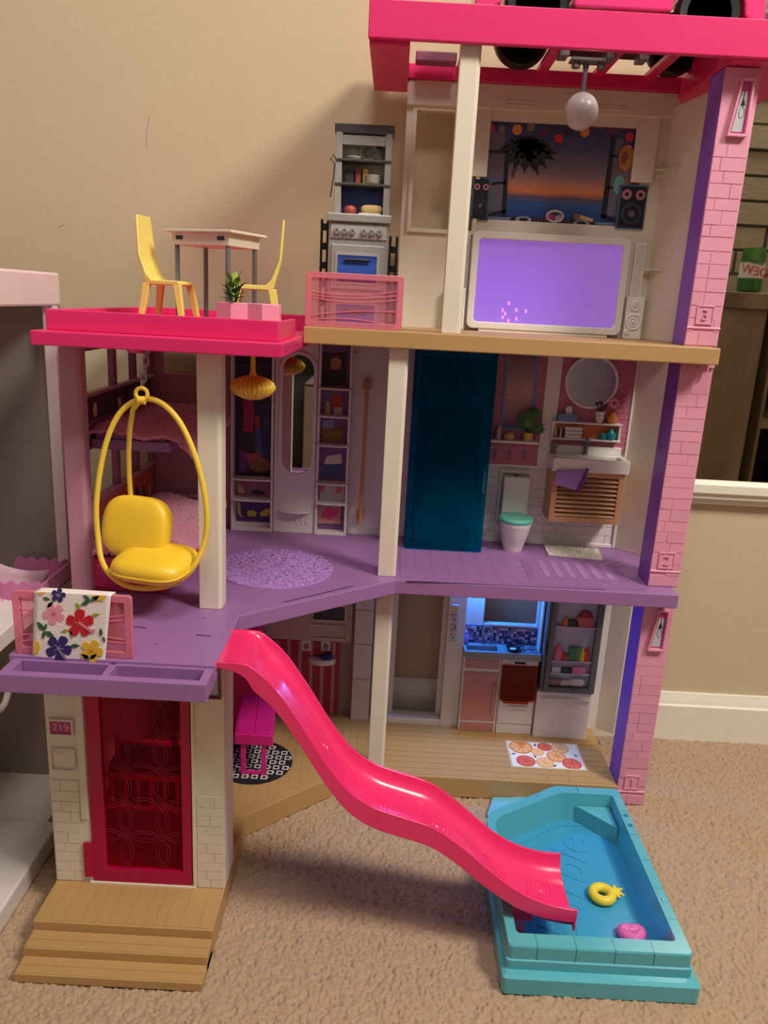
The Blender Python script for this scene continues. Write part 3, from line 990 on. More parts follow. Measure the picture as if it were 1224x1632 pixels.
# ------------------------------------------------------------------ car and wrapper parked on the roof
cx0, cx1 = 0.100, 0.432
CAR = thing('toy_car', 'hot pink toy car with black wheels parked on the dollhouse roof', 'car', ((cx0 + cx1) / 2, .115, 1.10))
CARP = mat('car_pink', (234, 60, 128), .2, coat=.5)
wy0, wy1 = .045, .185
w1, w2 = at(858, 0, Y=wy0).x, at(1133, 8, Y=wy0).x
wz, wr = 1.139, .040
prof = [(cx0 - .02, 1.135), (cx0 - .02, 1.165), (cx0 + .01, 1.185), (cx1 - .02, 1.190), (cx1 + .012, 1.172), (cx1 + .016, 1.128)]
bot = [(cx1 + .016, 1.118)]
for wx in (w2, w1):
    bot += [(wx + (wr + .006) * math.cos(t), max(1.118, wz + (wr + .006) * math.sin(t))) for t in np.linspace(0, math.pi, 13)]
bot += [(cx0 - .02, 1.118)]
MB().prismY(prof + bot, wy0 + .004, wy1 - .004).build('car_body', CARP, CAR, .003)
box('chassis', BLACK, w1 + .05, w2 - .05, wy0 + .03, wy1 - .03, 1.112, 1.120, CAR, .002)
MB().cyl((w1, wy0 + .02, wz), (w1, wy1 - .02, wz), .004).build('axle', BLACK, CAR)
MB().cyl((w2, wy0 + .02, wz), (w2, wy1 - .02, wz), .004).build('axle', BLACK, CAR)
for wx in (w1, w2):
    for yy, s in ((wy0, 1), (wy1, -1)):
        c = (wx, yy + s * .012, wz)
        MB().lathe([(wr * .74, -.001), (wr * .74, .001), (.0001, .001)], c, 30, axis='Y').build('wheel_disc', BLACK, CAR)
        wh = MB().lathe([(wr * .70, -.011), (wr * .93, -.012), (wr, -.008), (wr, .008), (wr * .93, .012), (wr * .70, .011), (wr * .70, -.011)], c, 36, axis='Y').build('wheel', BLACK, CAR, smooth=True)
        hub = MB().lathe([(0.0001, -.006), (.007, -.006), (.008, 0), (.007, .006), (0.0001, .006)], c, 16, axis='Y')
        for k in range(7):
            a = 2 * math.pi * k / 7
            hub.cyl((c[0] + .006 * math.cos(a), c[1], c[2] + .006 * math.sin(a)), (c[0] + wr * .72 * math.cos(a), c[1], c[2] + wr * .72 * math.sin(a)), .0032, 8)
        hub.build('wheel_spokes', mat('spoke_grey', (120, 120, 124), .3, metal=.5), wh, smooth=True)
# open cockpit: windscreen and two seats
wsx = w1 + .075
MB().prismY([(wsx, 1.186), (wsx + .004, 1.186), (wsx + .034, 1.222), (wsx + .030, 1.222)], wy0 + .014, wy1 - .014).build('windscreen', GLASSM, CAR, .0006)
MB().tube([(wsx + .002, wy0 + .012, 1.184), (wsx + .034, wy0 + .014, 1.224), (wsx + .034, wy1 - .014, 1.224), (wsx + .002, wy1 - .012, 1.184)], .0024, 8).build('windscreen_frame', CARP, CAR, smooth=True)
for ys_ in (wy0 + .042, wy1 - .042):
    MB().pad((wsx + .098, ys_, 1.205), (.010, .024, .026), .5).build('car_seat', mat('car_seat_white', (226, 218, 216), .5), CAR, smooth=True)
MB().torus((wsx + .045, wy0 + .042, 1.203), .012, .0018, 'X', 20, 6).build('steering_wheel', BLACK, CAR, smooth=True)
# crumpled clear wrapper right of the car, silver tray left of it
def crumple(name, c, s, m, label, cat):
    b = MB().pad(c, s, .7, None, 26, 16)
    b.v = [(x + random.gauss(0, s[0] * .06), y + random.gauss(0, s[1] * .06), max(z + random.gauss(0, s[2] * .06), c[2] - s[2])) for x, y, z in b.v]
    return b.build(name, m, None, label=label, cat=cat)


crumple('plastic_wrapper', (0.484, .09, 1.150), (.030, .05, .0305), GLASSM, 'crumpled clear plastic wrapper on the roof right of the car', 'wrapper')
sv = thing('silver_tray', 'small silver toy tray on the roof left of the car', 'tray', (0.015, .07, 1.1195))
box('tray_plate', SILVER, -0.030, 0.066, .03, .11, 1.1200, 1.1245, sv, .001)
for k in range(4):
    box('tray_rib', SILVER, -0.026 + k * .023, -0.020 + k * .023, .034, .106, 1.1245, 1.1275, sv, .0006)

# ------------------------------------------------------------------ terrace furniture
def rotz(root, deg):
    root.rotation_euler = (0, 0, math.radians(deg))


TT = at(290, 375, Y=-.05)
tz = 0.8445
TB = thing('dining_table', 'white toy table with four grey legs standing on the pink terrace', 'table', (-0.236, -.005, .7185))
hx, hy = .052, .040
tp = MB()
tp.box(-hx, hx, -hy, hy, .122, .1255)
def loc(b, root):
    o = WO[root]
    b.v = [(x + o.x, y + o.y, z + o.z) for x, y, z in b.v]
    return b
loc(tp, TB).build('table_top', WARMWHITE, TB, .001)
ap = MB().ringZ([(-hx + .008, -hy + .006), (hx - .008, -hy + .006), (hx - .008, hy - .006), (-hx + .008, hy - .006)], [(-hx + .011, -hy + .009), (hx - .011, -hy + .009), (hx - .011, hy - .009), (-hx + .011, hy - .009)], .107, .122)
loc(ap, TB).build('apron', WARMWHITE, TB, .0006)
loc(MB().box(-hx + .011, hx - .011, -hy + .009, hy - .009, .1075, .1095), TB).build('underside', WARMWHITE, TB)
for sx in (-1, 1):
    for sy in (-1, 1):
        loc(MB().cyl((sx * (hx - .0125), sy * (hy - .0105), 0), (sx * (hx - .0125), sy * (hy - .0105), .110), .0032, 12), TB).build('leg', GREYM, TB, smooth=True)
for sx in (-1, 1):
    loc(MB().box(sx * .032 - .005, sx * .032 + .005, -hy + .0052, -hy + .0062, .1135, .118), TB).build('slot', DARK, TB)
rotz(TB, -24)


def chair(label, loc_, deg):
    t = thing('dining_chair', label, 'chair', loc_, 'yellow chairs at the terrace table')
    sh, w = .058, .021
    # seat faces +X, backrest at -X
    side = [(-.024, sh + .001), (-.026, sh + .010), (-.033, sh + .035), (-.036, sh + .082), (-.0335, sh + .082), (-.0295, sh + .035), (-.021, sh + .012), (-.014, sh + .004), (.022, sh + .004), (.025, sh + .0015), (.025, sh - .001), (.02, sh - .002), (-.02, sh - .002)]
    n = len(side)
    b = MB().extr([(x, -w * (.82 if z > sh + .04 else 1), z) for x, z in side], [(x, w * (.82 if z > sh + .04 else 1), z) for x, z in side])
    loc(b, t).build('seat_shell', CHAIRYEL, t, .0012, smooth=True)
    for sx, fx in ((-1, -.0315), (1, .0305)):
        for sy in (-1, 1):
            top, bt = (sx * .021, sy * (w - .003)), (fx, sy * (w + .002))
            lg = MB().extr([(bt[0] - .003, bt[1] - .003, 0), (bt[0] + .003, bt[1] - .003, 0), (bt[0] + .003, bt[1] + .003, 0), (bt[0] - .003, bt[1] + .003, 0)],
                           [(top[0] - .0055, top[1] - .003, sh), (top[0] + .0045, top[1] - .003, sh), (top[0] + .0045, top[1] + .003, sh), (top[0] - .0055, top[1] + .003, sh)])
            loc(lg, t).build('leg', CHAIRYEL, t, .001)
    rotz(t, deg)
    return t


chair('yellow plastic chair left of the white table on the terrace', (-0.294, -.020, .7185), -12)
chair('yellow plastic chair right of the table, behind the pink planters', (-0.178, -.045, .7185), 187)

PL = thing('planter', 'pair of joined pink hexagonal planter pots with a leafy plant in one', 'planter', (-0.198, -.125, .7185))
for k in (0, 1):
    c = at(372 + k * 49, 500, Y=-.13)
    R_ = .0215
    hexo = [(c.x + R_ * math.cos(t), -.128 + R_ * .8 * math.sin(t)) for t in [math.radians(30 + 60 * j) for j in range(6)]]
    hexi = [(c.x + (R_ - .003) * math.cos(t), -.128 + (R_ - .003) * .8 * math.sin(t)) for t in [math.radians(30 + 60 * j) for j in range(6)]]
    MB().ringZ(hexo, hexi, .7185, .7590).prism(hexi, .7190, .750).build('pot', PETPINK, PL, .0006)
    if k == 0:
        st = MB()
        for j in range(6):
            a = j * 1.05
            st.tube([(c.x, -.128, .750), (c.x + .005 * math.cos(a), -.128 + .005 * math.sin(a), .767), (c.x + .009 * math.cos(a), -.128 + .009 * math.sin(a), .780)], .0009, 6)
        st.build('stems', GREEN, PL)
        def leaf(p, d, l, w, m):
            p, d = Vector(p), Vector(d).normalized()
            s = d.cross(Vector((0, 0, 1)))
            s = s.normalized() if s.length > .01 else Vector((1, 0, 0))
            u = s.cross(d)
            vs, fs = [], []
            prof = ((0, .15), (.25, .8), (.5, 1), (.75, .75), (1, .05))
            for t, q_ in prof:
                base = p + d * (l * t) - u * (l * .25 * t * t)
                vs += [base - s * w * q_, base + u * w * .15 * q_ + u * .0003, base + s * w * q_]
            for i in range(4):
                fs += [(3 * i, 3 * i + 1, 3 * i + 4, 3 * i + 3), (3 * i + 1, 3 * i + 2, 3 * i + 5, 3 * i + 4)]
            return MB().add(vs, fs).build('leaf', m, PL, smooth=True)
        for j in range(22):
            a, el = j * 2.4, .15 + (j / 22) * 1.2
            hgt = .757 + .026 * (j / 22)
            leaf((c.x + .003 * math.cos(a), -.128 + .003 * math.sin(a), hgt), (math.cos(a) * math.cos(el), math.sin(a) * math.cos(el), math.sin(el)), random.uniform(.012, .018), .0042, GREEN if j < 15 else GREEN2)

# ------------------------------------------------------------------ kitchen hutch behind the pink rail
hy0, hy1 = .085, .116
hx0, hx1 = at(507, 480, Y=hy0).x + .012, at(630, 300, Y=hy0).x - .006
HT = thing('kitchen_hutch', 'tall grey toy stove and shelf hutch with two ovens behind the pink rail', 'hutch', ((hx0 + hx1) / 2, .125, Z3))
zc, zt = at(570, 345, Y=hy0).z, at(578, 197, Y=hy0).z
HG = mat('hutch_grey', (168, 164, 158), .4, metal=.3)
HD = mat('hutch_dark', (74, 70, 70), .45)
box('stove_body', HG, hx0, hx1, hy0, hy1, Z3, zc - .008, HT, .0015)
box('worktop', HG, hx0 - .003, hx1 + .003, hy0 - .006, hy1, zc - .008, zc + .003, HT, .0015)
box('control_strip', mat('hutch_light', (188, 184, 178), .4, metal=.3), hx0 + .003, hx1 - .003, hy0 - .002, hy0, zc - .030, zc - .011, HT, .0006)
for k in range(6):
    kx = hx0 + .012 + (k + (.45 if k > 2 else 0)) * (hx1 - hx0 - .024) / 5.5
    kn = MB().lathe([(.0045, 0), (.0042, -.004), (.0035, -.005), (.0001, -.005)], (kx, hy0 - .002, zc - .021), 16, axis='Y').build('knob', SILVER, HT, smooth=True)
    box('knob_pointer', DARK, kx - .0004, kx + .0004, hy0 - .0076, hy0 - .007, zc - .021, zc - .0175, kn)
for k, z0 in enumerate((zc - .098, zc - .165)):
    box('oven_door', HG, hx0 + .005, hx1 - .005, hy0 - .003, hy0, z0, z0 + .060, HT, .001)
    box('oven_frame', mat('hutch_light', (188, 184, 178)), hx0 + .011, hx1 - .011, hy0 - .0042, hy0 - .003, z0 + .007, z0 + .050, HT)
    box('oven_window', ramp_mat('oven_blue%d' % k, [(0, (40, 64, 150)), (.6, (54, 96, 190)), (1, (36, 58, 130))]), hx0 + .0145, hx1 - .0145, hy0 - .0052, hy0 - .0042, z0 + .011, z0 + .046, HT)
    MB().cyl((hx0 + .024, hy0 - .0085, z0 + .040), (hx1 - .024, hy0 - .0085, z0 + .040), .0018, 8).build('oven_handle', BLACK, HT, smooth=True)
for k in range(14):
    piece('vent_bar', DARK, hx0 + .018 + k * .0042, hx0 + .0195 + k * .0042, hy0 - .0012, hy0, Z3 + .012, Z3 + .022, HT)
# shelf top
bx0, bx1 = hx0 + .006, hx1 - .001
ys = hy0 + .006
box('hutch_back', mat('hutch_plank_print', (196, 184, 166), .5, var=.15, vscale=40), bx0, bx1, hy1 - .004, hy1, zc, zt, HT)
for xa in (bx0, bx1 - .009):
    box('hutch_post', mat('hutch_grain', (160, 156, 150), .5, var=.12, vscale=60), xa, xa + .009, ys - .004, hy1 - .004, zc + .003, zt - .010, HT, .0008)
box('hutch_crown', HD, bx0 - .002, bx1 + .002, ys - .004, hy1, zt - .012, zt, HT, .001)
box('crown_board', HG, bx0 + .009, bx1 - .009, ys - .002, ys + .002, zt - .026, zt - .014, HT)
z_s1, z_s2 = zc + (zt - zc) * .34, zc + (zt - zc) * .60
for zz in (z_s1, z_s2):
    box('hutch_shelf', HD, bx0, bx1, ys - .006, hy1 - .004, zz, zz + .003, HT, .0006)
box('range_backdrop', ramp_mat('range_blue', [(0, (52, 62, 92)), (.6, (46, 66, 140)), (1, (34, 44, 92))]), bx0 + .009, bx1 - .009, hy1 - .006, hy1 - .004, zc + .003, z_s1, HT)
for k in range(5):
    box('plank', mat('hutch_plank', (206, 194, 176), .5, var=.15, vscale=50), bx0 + .009, bx1 - .009, hy1 - .0052, hy1 - .004, z_s2 + .003 + k * .0095, z_s2 + .0118 + k * .0095, HT)
# its contents
def top(name, label, cat, b, m, bevel=.0008, group=None, smooth=False):
    return b.build(name, m, None, bevel, smooth, label, cat, group)
xm = (bx0 + bx1) / 2
wr_ = MB()
for k in range(26):
    a = k * 2 * math.pi / 26
    wr_.pad((xm + .006 + .011 * math.cos(a), hy1 - .010, z_s2 + .0155 + .010 * math.sin(a)), (.0042, .003, .0026), .7, Matrix.Rotation(random.uniform(0, 3), 3, 'Y'), 8, 5)
top('silver_wreath', 'silver leafy wreath on the top shelf of the grey hutch', 'wreath', wr_, mat('wreath_silver', (170, 168, 162), .4))
top('glass_jar', 'small clear jar right of the silver wreath on the hutch', 'jar', MB().lathe([(.0045, 0), (.005, .001), (.005, .012), (.0035, .014), (.0035, .016)], (bx1 - .018, hy1 - .012, z_s2 + .003), 14), GLASSM, 0, smooth=True)
top('white_dish', 'flat white dish left of the wreath on the hutch shelf', 'dish', MB().lathe([(.006, 0), (.010, .003), (.0105, .005), (.0001, .002)], (bx0 + .024, hy1 - .0155, z_s2 + .003), 18), WHITE, 0, smooth=True)
for dx, wd, c, lb in ((.014, .012, (60, 50, 52), 'dark'), (.028, .008, (150, 66, 58), 'red'), (.038, .008, (190, 160, 60), 'yellow')):
    top('recipe_book', lb + ' spined book on the middle shelf of the grey hutch', 'book', MB().box(bx0 + dx, bx0 + dx + wd - .0008, hy1 - .018, hy1 - .005, z_s1 + .003, z_s1 + .024 - .002 * (lb == 'dark')), mat('book_' + lb, c, .6), .0006, 'books on the hutch shelf')
for k in range(5):
    top('plate', '%s white plate of the pile on the middle hutch shelf' % ('lowest', 'second lowest', 'middle', 'second highest', 'topmost')[k], 'plate', MB().lathe([(.007, 0), (.0110, .0016), (.0113, .0022), (.0001, .001)], (bx1 - .025, hy1 - .0165, z_s1 + .003 + k * .0026), 22), WHITE, 0, 'plates piled on the hutch shelf', True)
top('baking_tray', 'white baking tray under the loaf on the hutch stove', 'tray', MB().box(xm - .004, bx1 - .011, hy0 + .004, hy1 - .006, zc + .003, zc + .0055), WHITE)
top('bread_loaf', 'long golden bread loaf on the white tray of the grey hutch', 'bread', MB().pad((xm + .014, .102, zc + .0115), (.0155, .009, .006), .5), mat('bread', (214, 182, 118), .7, bump=.4), 0, None, True)
pt = thing('red_kettle', 'small red pot left of the bread on the hutch stove', 'pot', (bx0 + .022, .102, zc + .003))
MB().lathe([(.006, 0), (.0085, .003), (.0085, .009), (.006, .012), (.0001, .013)], (bx0 + .022, .102, zc + .003), 18).build('pot_body', mat('pot_red', (178, 70, 60), .4), pt, smooth=True)
MB().lathe([(.0018, .0125), (.0022, .016), (.0001, .017)], (bx0 + .022, .102, zc + .003), 10).build('lid_knob', DARK, pt, smooth=True)
for k, (z0, xo) in enumerate(((0, 0),)):
    # black slotted side rails
    for s, xx in ((-1, hx0), (1, hx1)):
        sd = MB()
        x_a, x_b = (xx - .013, xx - .001) if s < 0 else (xx + .001, xx + .014)
        z_t = zc - .004 if s < 0 else zc - .022
        sd.box(x_a, x_a + .0035, .10, .104, Z3, z_t).box(x_b - .0035, x_b, .10, .104, Z3, z_t)
        zz = Z3
        while zz < z_t:
            sd.box(x_a + .0035, x_b - .0035, .10, .104, zz, min(zz + .010, z_t))
            zz += .026
        sd.build('side_rack', BLACK, HT, .0008)
tg = MB().tube([(bx0 + .001, ys + .004, z_s2 + .002), (bx0 - .004, ys + .002, z_s2 + .008), (bx0 - .007, ys + .002, z_s2 + .002), (bx0 - .001, ys + .002, z_s2 - .003), (bx0 - .002, ys + .002, z_s1 + .012), (bx0 - .006, ys + .002, z_s1 - .016)], .0009, 6)
tg.build('ribbon_tie', HD, HT)


# ------------------------------------------------------------------ clear pink balcony rails
def rail(x0, x1, z0, z1, y, waves):
    r = holder('balcony_rail', ((x0 + x1) / 2, y, z0), H)
    o, i = rrect(x0, x1, z0, z1, .004, 3), rrect(x0 + .008, x1 - .008, z0 + .008, z1 - .008, .002, 3)
    MB().ringY(o, i, y - .003, y + .003).build('rail_frame', PINKEDGE, r, .0008)
    MB().box(x0 + .0075, x1 - .0075, y - .0008, y + .0008, z0 + .0075, z1 - .0075).build('rail_pane', PINKCLEAR, r)
    for (a, m_, c) in waves:
        n = 14
        pts = []
        for k in range(n + 1):
            t = k / n
            zz = a * (1 - t) ** 2 + 2 * m_ * t * (1 - t) + c * t * t
            pts.append((x0 + .008 + (x1 - x0 - .016) * t, y - .0014, z0 + zz * (z1 - z0)))
        MB().tube(pts, .0008, 6).build('rail_wave', PINKEDGE, r, smooth=True)
    return r


ra = rect(.012, 488, 432, 640, 524)
rail(ra[0], ra[1], Z3, ra[3], .012, ((.64, .55, .72), (.58, .5, .64), (.53, .42, .56), (.2, .36, .34), (.12, .25, .06)))
rb = rect(-.293, 17, 941, 212, 1050)
rail(rb[0], rb[1], Z2, rb[3], -.290, ((.72, .5, .7), (.64, .5, .62), (.3, .4, .3), (.2, .3, .25)))
# ------------------------------------------------------------------ middle storey: left wing
LX = -0.392
lw = MB()
def lwall(b, y0, y1, z0, z1):
    return b.box(LX - .008, LX, y0, y1, z0, z1)
lwall(lw, -.095, YB, Z2, .490)
lwall(lw, -.095, YB, .560, .634)
lwall(lw, -.095, YB, .688, .7025)
for y0 in (-.095, .038, .125, .206):
    lwall(lw, y0, y0 + .014, .490, .560)
    lwall(lw, y0, y0 + .014, .634, .688)
lw.build('left_wall', MAUVEDK, H)
box('wall_rail', MAUVE, LX, LX + .004, -.095, YB, .630, .635, H, .0008)
box('wall_rail', MAUVE, LX, LX + .004, -.095, YB, .486, .491, H, .0008)
# printed picture strips over the two beds
for z0, z1, bgc, items in ((.432, .485, (196, 92, 58), True), (.598, .629, (72, 40, 56), False)):
    st = box('picture_strip', mat('strip_%d' % z0.__hash__(), bgc, .45), LX, LX + .0012, -.088, .205, z0, z1, H)
    for k in range(9):
        y0 = -.080 + k * .0315
        hgt = random.uniform(.02, .036) * (1 if items else .6)
        c = random.choice(((60, 96, 60), (176, 120, 128), (54, 52, 84), (220, 196, 170), (30, 28, 34), (120, 150, 140)))
        x = LX + .0018
        nm = ('picture', 'vase', 'cactus')[k % 3]
        if k % 3 == 0:
            b = MB().box(LX + .001, x, y0, y0 + .016, z0 + .004, z0 + .004 + hgt)
        else:
            b = MB().prismX([(y0 + .008 + .0065 * math.cos(t) * (1 if k % 3 == 1 else .6), z0 + .003 + hgt / 2 + hgt / 2 * math.sin(t)) for t in np.linspace(0, 2 * math.pi, 14, endpoint=False)], LX + .001, x)
        b.build(nm, mat('strip_item_%d_%d_%d' % c, c, .45), st)
# back wall of the bedroom, closet and bath
wq = rect(YB, 282, 556, 312, 628)
panel(-0.400, -0.262, Z2, .709, [(-.375, -.292, .636, .695)], YB, YB + .01).build('back_wall', MAUVE, H)
box('back_wall', LILACWHITE, -0.262, 0.002, YB, YB + .01, Z2, .709, H)
BW2 = box('back_wall', WHITE, 0.002, 0.412, YB, YB + .01, Z2, .709, H)
MB().prism([(.398, .219), (.405, .224), (.4415, .180), (.4375, .178)], Z2, .700).build('return_wall', WARMWHITE, H, .0008)
box('ceiling_slab', MAUVEDK, -.121, .40, .05, .22, .7075, .709, H)

# bunk beds
FUR = mat('pink_fur', (214, 130, 156), .95, bump=.8, bscale=500, var=.18, vscale=220, sheen=.4)


def blanket(name, x0, x1, y0, y1, zt, label, droop, parent=None):
    nx, ny = 46, 90
    vs, fs = [], []
    for j in range(ny + 1):
        for i in range(nx + 1):
            u, v = i / nx, j / ny
            x, y = x0 + (x1 - x0) * u, y0 + (y1 - y0) * v
            z = zt + .003 * math.sin(9 * u + 4 * v) * math.sin(5 * v + 1) + random.gauss(0, .0011)
            z -= droop(u, v)
            x += .004 * math.sin(v * 11) * u + random.gauss(0, .0006)
            y += .006 * math.sin(u * 8) * (1 - v) + random.gauss(0, .0006)
            vs.append((x, y, z))
    n = len(vs)
    vs += [(x, y, z - .004) for x, y, z in vs]
    w = nx + 1
    for j in range(ny):
        for i in range(nx):
            a = j * w + i
            fs += [(a, a + 1, a + w + 1, a + w), (n + a, n + a + w, n + a + w + 1, n + a + 1)]
    edge = [i for i in range(w)] + [j * w + nx for j in range(1, ny + 1)] + [ny * w + i for i in range(nx - 1, -1, -1)] + [j * w for j in range(ny - 1, 0, -1)]
    for k in range(len(edge)):
        a, b = edge[k], edge[(k + 1) % len(edge)]
        fs.append((a, n + a, n + b, b))
    return MB().add(vs, fs).build(name, FUR, None, 0, True, label, 'blanket', 'furry blankets on the bunk beds')


LB = thing('lower_bunk', 'crimson lower bunk bed base on the purple deck behind the hanging chair', 'bed', (-.335, .05, Z2))
box('bed_box', CRIMSON, -.389, -.283, -.100, .206, Z2, .4255, LB, .002)
box('bed_panel', CRIMSON, -.380, -.292, -.1025, -.100, Z2 + .006, .4165, LB, .001)
blanket('fur_blanket', -.386, -.262, -.108, .204, .4375, 'pink furry blanket on the crimson lower bunk', lambda u, v: .012 * max(0, (u - .8) / .2) ** 2 + .006 * max(0, (.06 - v) / .06))
UB = thing('upper_bunk', 'purple upper bunk platform on the left wall of the bedroom', 'bed', (-.335, .07, .5620))
box('bunk_platform', PURPLE, -.390, -.286, -.062, .206, .5620, .5755, UB, .0015)
box('bunk_rim', PURPLE, -.385, -.292, -.058, .200, .5755, .5830, UB, .001)
for yy in (0.16,):
    box('bunk_post', MAUVEDK, -.297, -.288, yy, yy + .009, .447, .5620, UB, .001)
blanket('fur_blanket', -.388, -.255, -.070, .200, .5905, 'darker pink furry blanket drooping over the purple upper bunk', lambda u, v: (.030 * max(0, (u - .72) / .28) ** 1.5) * (1.0 if v < .5 else .7) + .004 * max(0, (.1 - v) / .1))

# hanging egg chair
EY = -.168
lp = [(226, 636), (206, 642), (188, 657), (173, 684), (162, 722), (155, 768), (152, 815), (156, 858), (166, 892), (184, 917), (208, 931), (240, 934), (272, 930), (296, 918), (314, 898), (326, 868), (331, 830), (326, 788), (315, 744), (300, 704), (283, 672), (263, 650), (245, 639)]
EC = thing('hanging_chair', 'yellow egg-shaped hanging chair with cushion under the pink terrace', 'hanging chair', (at(240, 930, Y=EY).x, EY, at(240, 933, Y=EY).z))
def smooth_loop(pts, n=2):
    for _ in range(n):
        q = []
        for i in range(len(pts)):
            a, b = Vector(pts[i]), Vector(pts[(i + 1) % len(pts)])
            q += [a * .75 + b * .25, a * .25 + b * .75]
        pts = q
    return pts
loop = []
for i, (px, py) in enumerate(lp):
    a = at(px, py, Y=EY)
    loop.append((a.x, EY - .012 * max(0, (a.z - .50)) / -.18 - .010 * (a.z < .45), a.z))
MB().tube(smooth_loop(loop), .0034, 10, True).build('frame_loop', YELLOW, EC, smooth=True)
tp_ = at(226, 638, Y=EY)
bk = [(at(px, py, Y=EY + d).x, EY + d, at(px, py, Y=EY + d).z) for px, py, d in ((222, 640, .0), (212, 652, .012), (207, 680, .024), (205, 720, .034), (206, 760, .040), (209, 802, .042))]
MB().tube(bk, .0032, 10).build('rear_strut', YELLOW, EC, smooth=True)
MB().torus((tp_.x, EY, tp_.z + .0075), .0068, .0024, 'Y', 20, 8).build('top_ring', YELLOW, EC, smooth=True)
MB().cyl((tp_.x - .004, EY, tp_.z), (tp_.x + .004, EY, tp_.z), .0048, 12).build('top_collar', YELLOW, EC, smooth=True)
CUSH = mat('yellow_vinyl', (246, 202, 52), .36, bump=.05, bscale=60)
bc = at(218, 842, Y=EY + .030)
R1 = Matrix.Rotation(math.radians(-14), 3, 'Z') @ Matrix.Rotation(math.radians(-14), 3, 'X')
MB().pad((bc.x, EY + .032, bc.z + .001), (.045, .015, .0395), .42, R1, 36, 20).build('back_cushion', CUSH, EC, smooth=True)
sc_ = at(246, 900, Y=EY)
R2 = Matrix.Rotation(math.radians(-14), 3, 'Z') @ Matrix.Rotation(math.radians(8), 3, 'X')
MB().pad((sc_.x, EY + .004, sc_.z + .001), (.048, .041, .017), .55, R2, 36, 20).build('seat_cushion', CUSH, EC, smooth=True)
# piping round the seat cushion
pp = []
for k in range(40):
    t = 2 * math.pi * k / 40
    f = lambda v, p: math.copysign(abs(v) ** p, v)
    qv = R2 @ Vector((.0483 * f(math.cos(t), .55), .0413 * f(math.sin(t), .55), -.002))
    pp.append((sc_.x + qv.x, EY + .004 + qv.y, sc_.z + .001 + qv.z))
MB().tube(pp, .0011, 6, True).build('cushion_piping', CUSH, EC, smooth=True)
# chain
zc_ = tp_.z + .0125
k = 0
while zc_ < .700:
    b = MB()
    ax = 'Y' if k % 2 else 'X'
    b.torus((tp_.x - .001, EY + (zc_ - tp_.z) * .6, zc_ + .005), .0042, .0015, ax, 16, 7, .65, 1.45)
    b.build('chain_link', SILVER, EC, smooth=True)
    zc_ += .0088
    k += 1

# yellow ribbed pendant lamp
pl = at(403, 616, Y=.02)
PLM = thing('pendant_lamp', 'yellow ribbed disc pendant lamp hanging in front of the closet', 'lamp', (pl.x, .02, pl.z - .016))
prof = [(.0001, -.0175), (.012, -.0172), (.024, -.0120), (.0310, -.004), (.0320, .0), (.029, .006), (.021, .0115), (.011, .0145), (.0001, .0155)]
fine = []
for i in range(len(prof) - 1):
    for t in (0, .5):
        fine.append((prof[i][0] * (1 - t) + prof[i + 1][0] * t, prof[i][1] * (1 - t) + prof[i + 1][1] * t))
fine.append(prof[-1])
shade = MB()
n, m = 168, len(fine)
for kk in range(n):
    a = 2 * math.pi * kk / n
    for r, z in fine:
        w = 1 - .075 * (0.5 - 0.5 * math.cos(28 * a)) ** 2 * min(1, r / .02)
        zz = z * (1 - .25 * (0.5 - 0.5 * math.cos(28 * a)) ** 2 * min(1, r / .02)) if z > 0 else z
        shade.v.append((pl.x + r * w * math.cos(a), .02 + r * w * math.sin(a), pl.z + zz))
for kk in range(n):
    k2 = (kk + 1) % n
    for i in range(m - 1):
        shade.f.append((kk * m + i, k2 * m + i, k2 * m + i + 1, kk * m + i + 1))
shade.build('shade', YELLOW, PLM, smooth=True)
MB().tube([(pl.x, .02, pl.z + .013), (pl.x, .02, pl.z + .022), (pl.x, .02, .7025)], [.0065, .0035, .0032], 12).build('stem', YELLOW, PLM, smooth=True)

# closet: shelf towers, mirror panel, rail
CL = thing('closet', 'white closet wall with shelf towers of clothes and an oval mirror', 'closet', (-.12, YB - .01, Z2))
YC = YB - .018
def cpx(x, y):                                  # photograph crop of the closet
    return 340 + x / 4.08, 540 + y / 4.08
def ctower(xa, xb, shelves, depth):
    xl, xr = at(*cpx(xa, 800), Y=YC).x, at(*cpx(xb, 800), Y=YC).x
    zt = .704
    tw = MB().box(xl, xl + .004, YC, YB, Z2, zt).box(xr - .004, xr, YC, YB, Z2, zt).box(xl + .004, xr - .004, YC, YB, Z2, Z2 + .006).build('shelf_tower', LILACWHITE, CL, .0008)
    zs = []
    for s in shelves:
        z = at(*cpx((xa + xb) / 2, s), Y=YC - depth).z
        zs.append(z)
        r = .006
        sh = [(xl + .004, YB), (xr - .004, YB), (xr, YC), (xr - .002, YC - depth * .7), (xr - .012, YC - depth), (xl + .012, YC - depth), (xl + .002, YC - depth * .7), (xl, YC)]
        MB().prism(sh, z - .003, z).build('shelf', LILACWHITE, CL, .0007)
    return xl, xr, zs


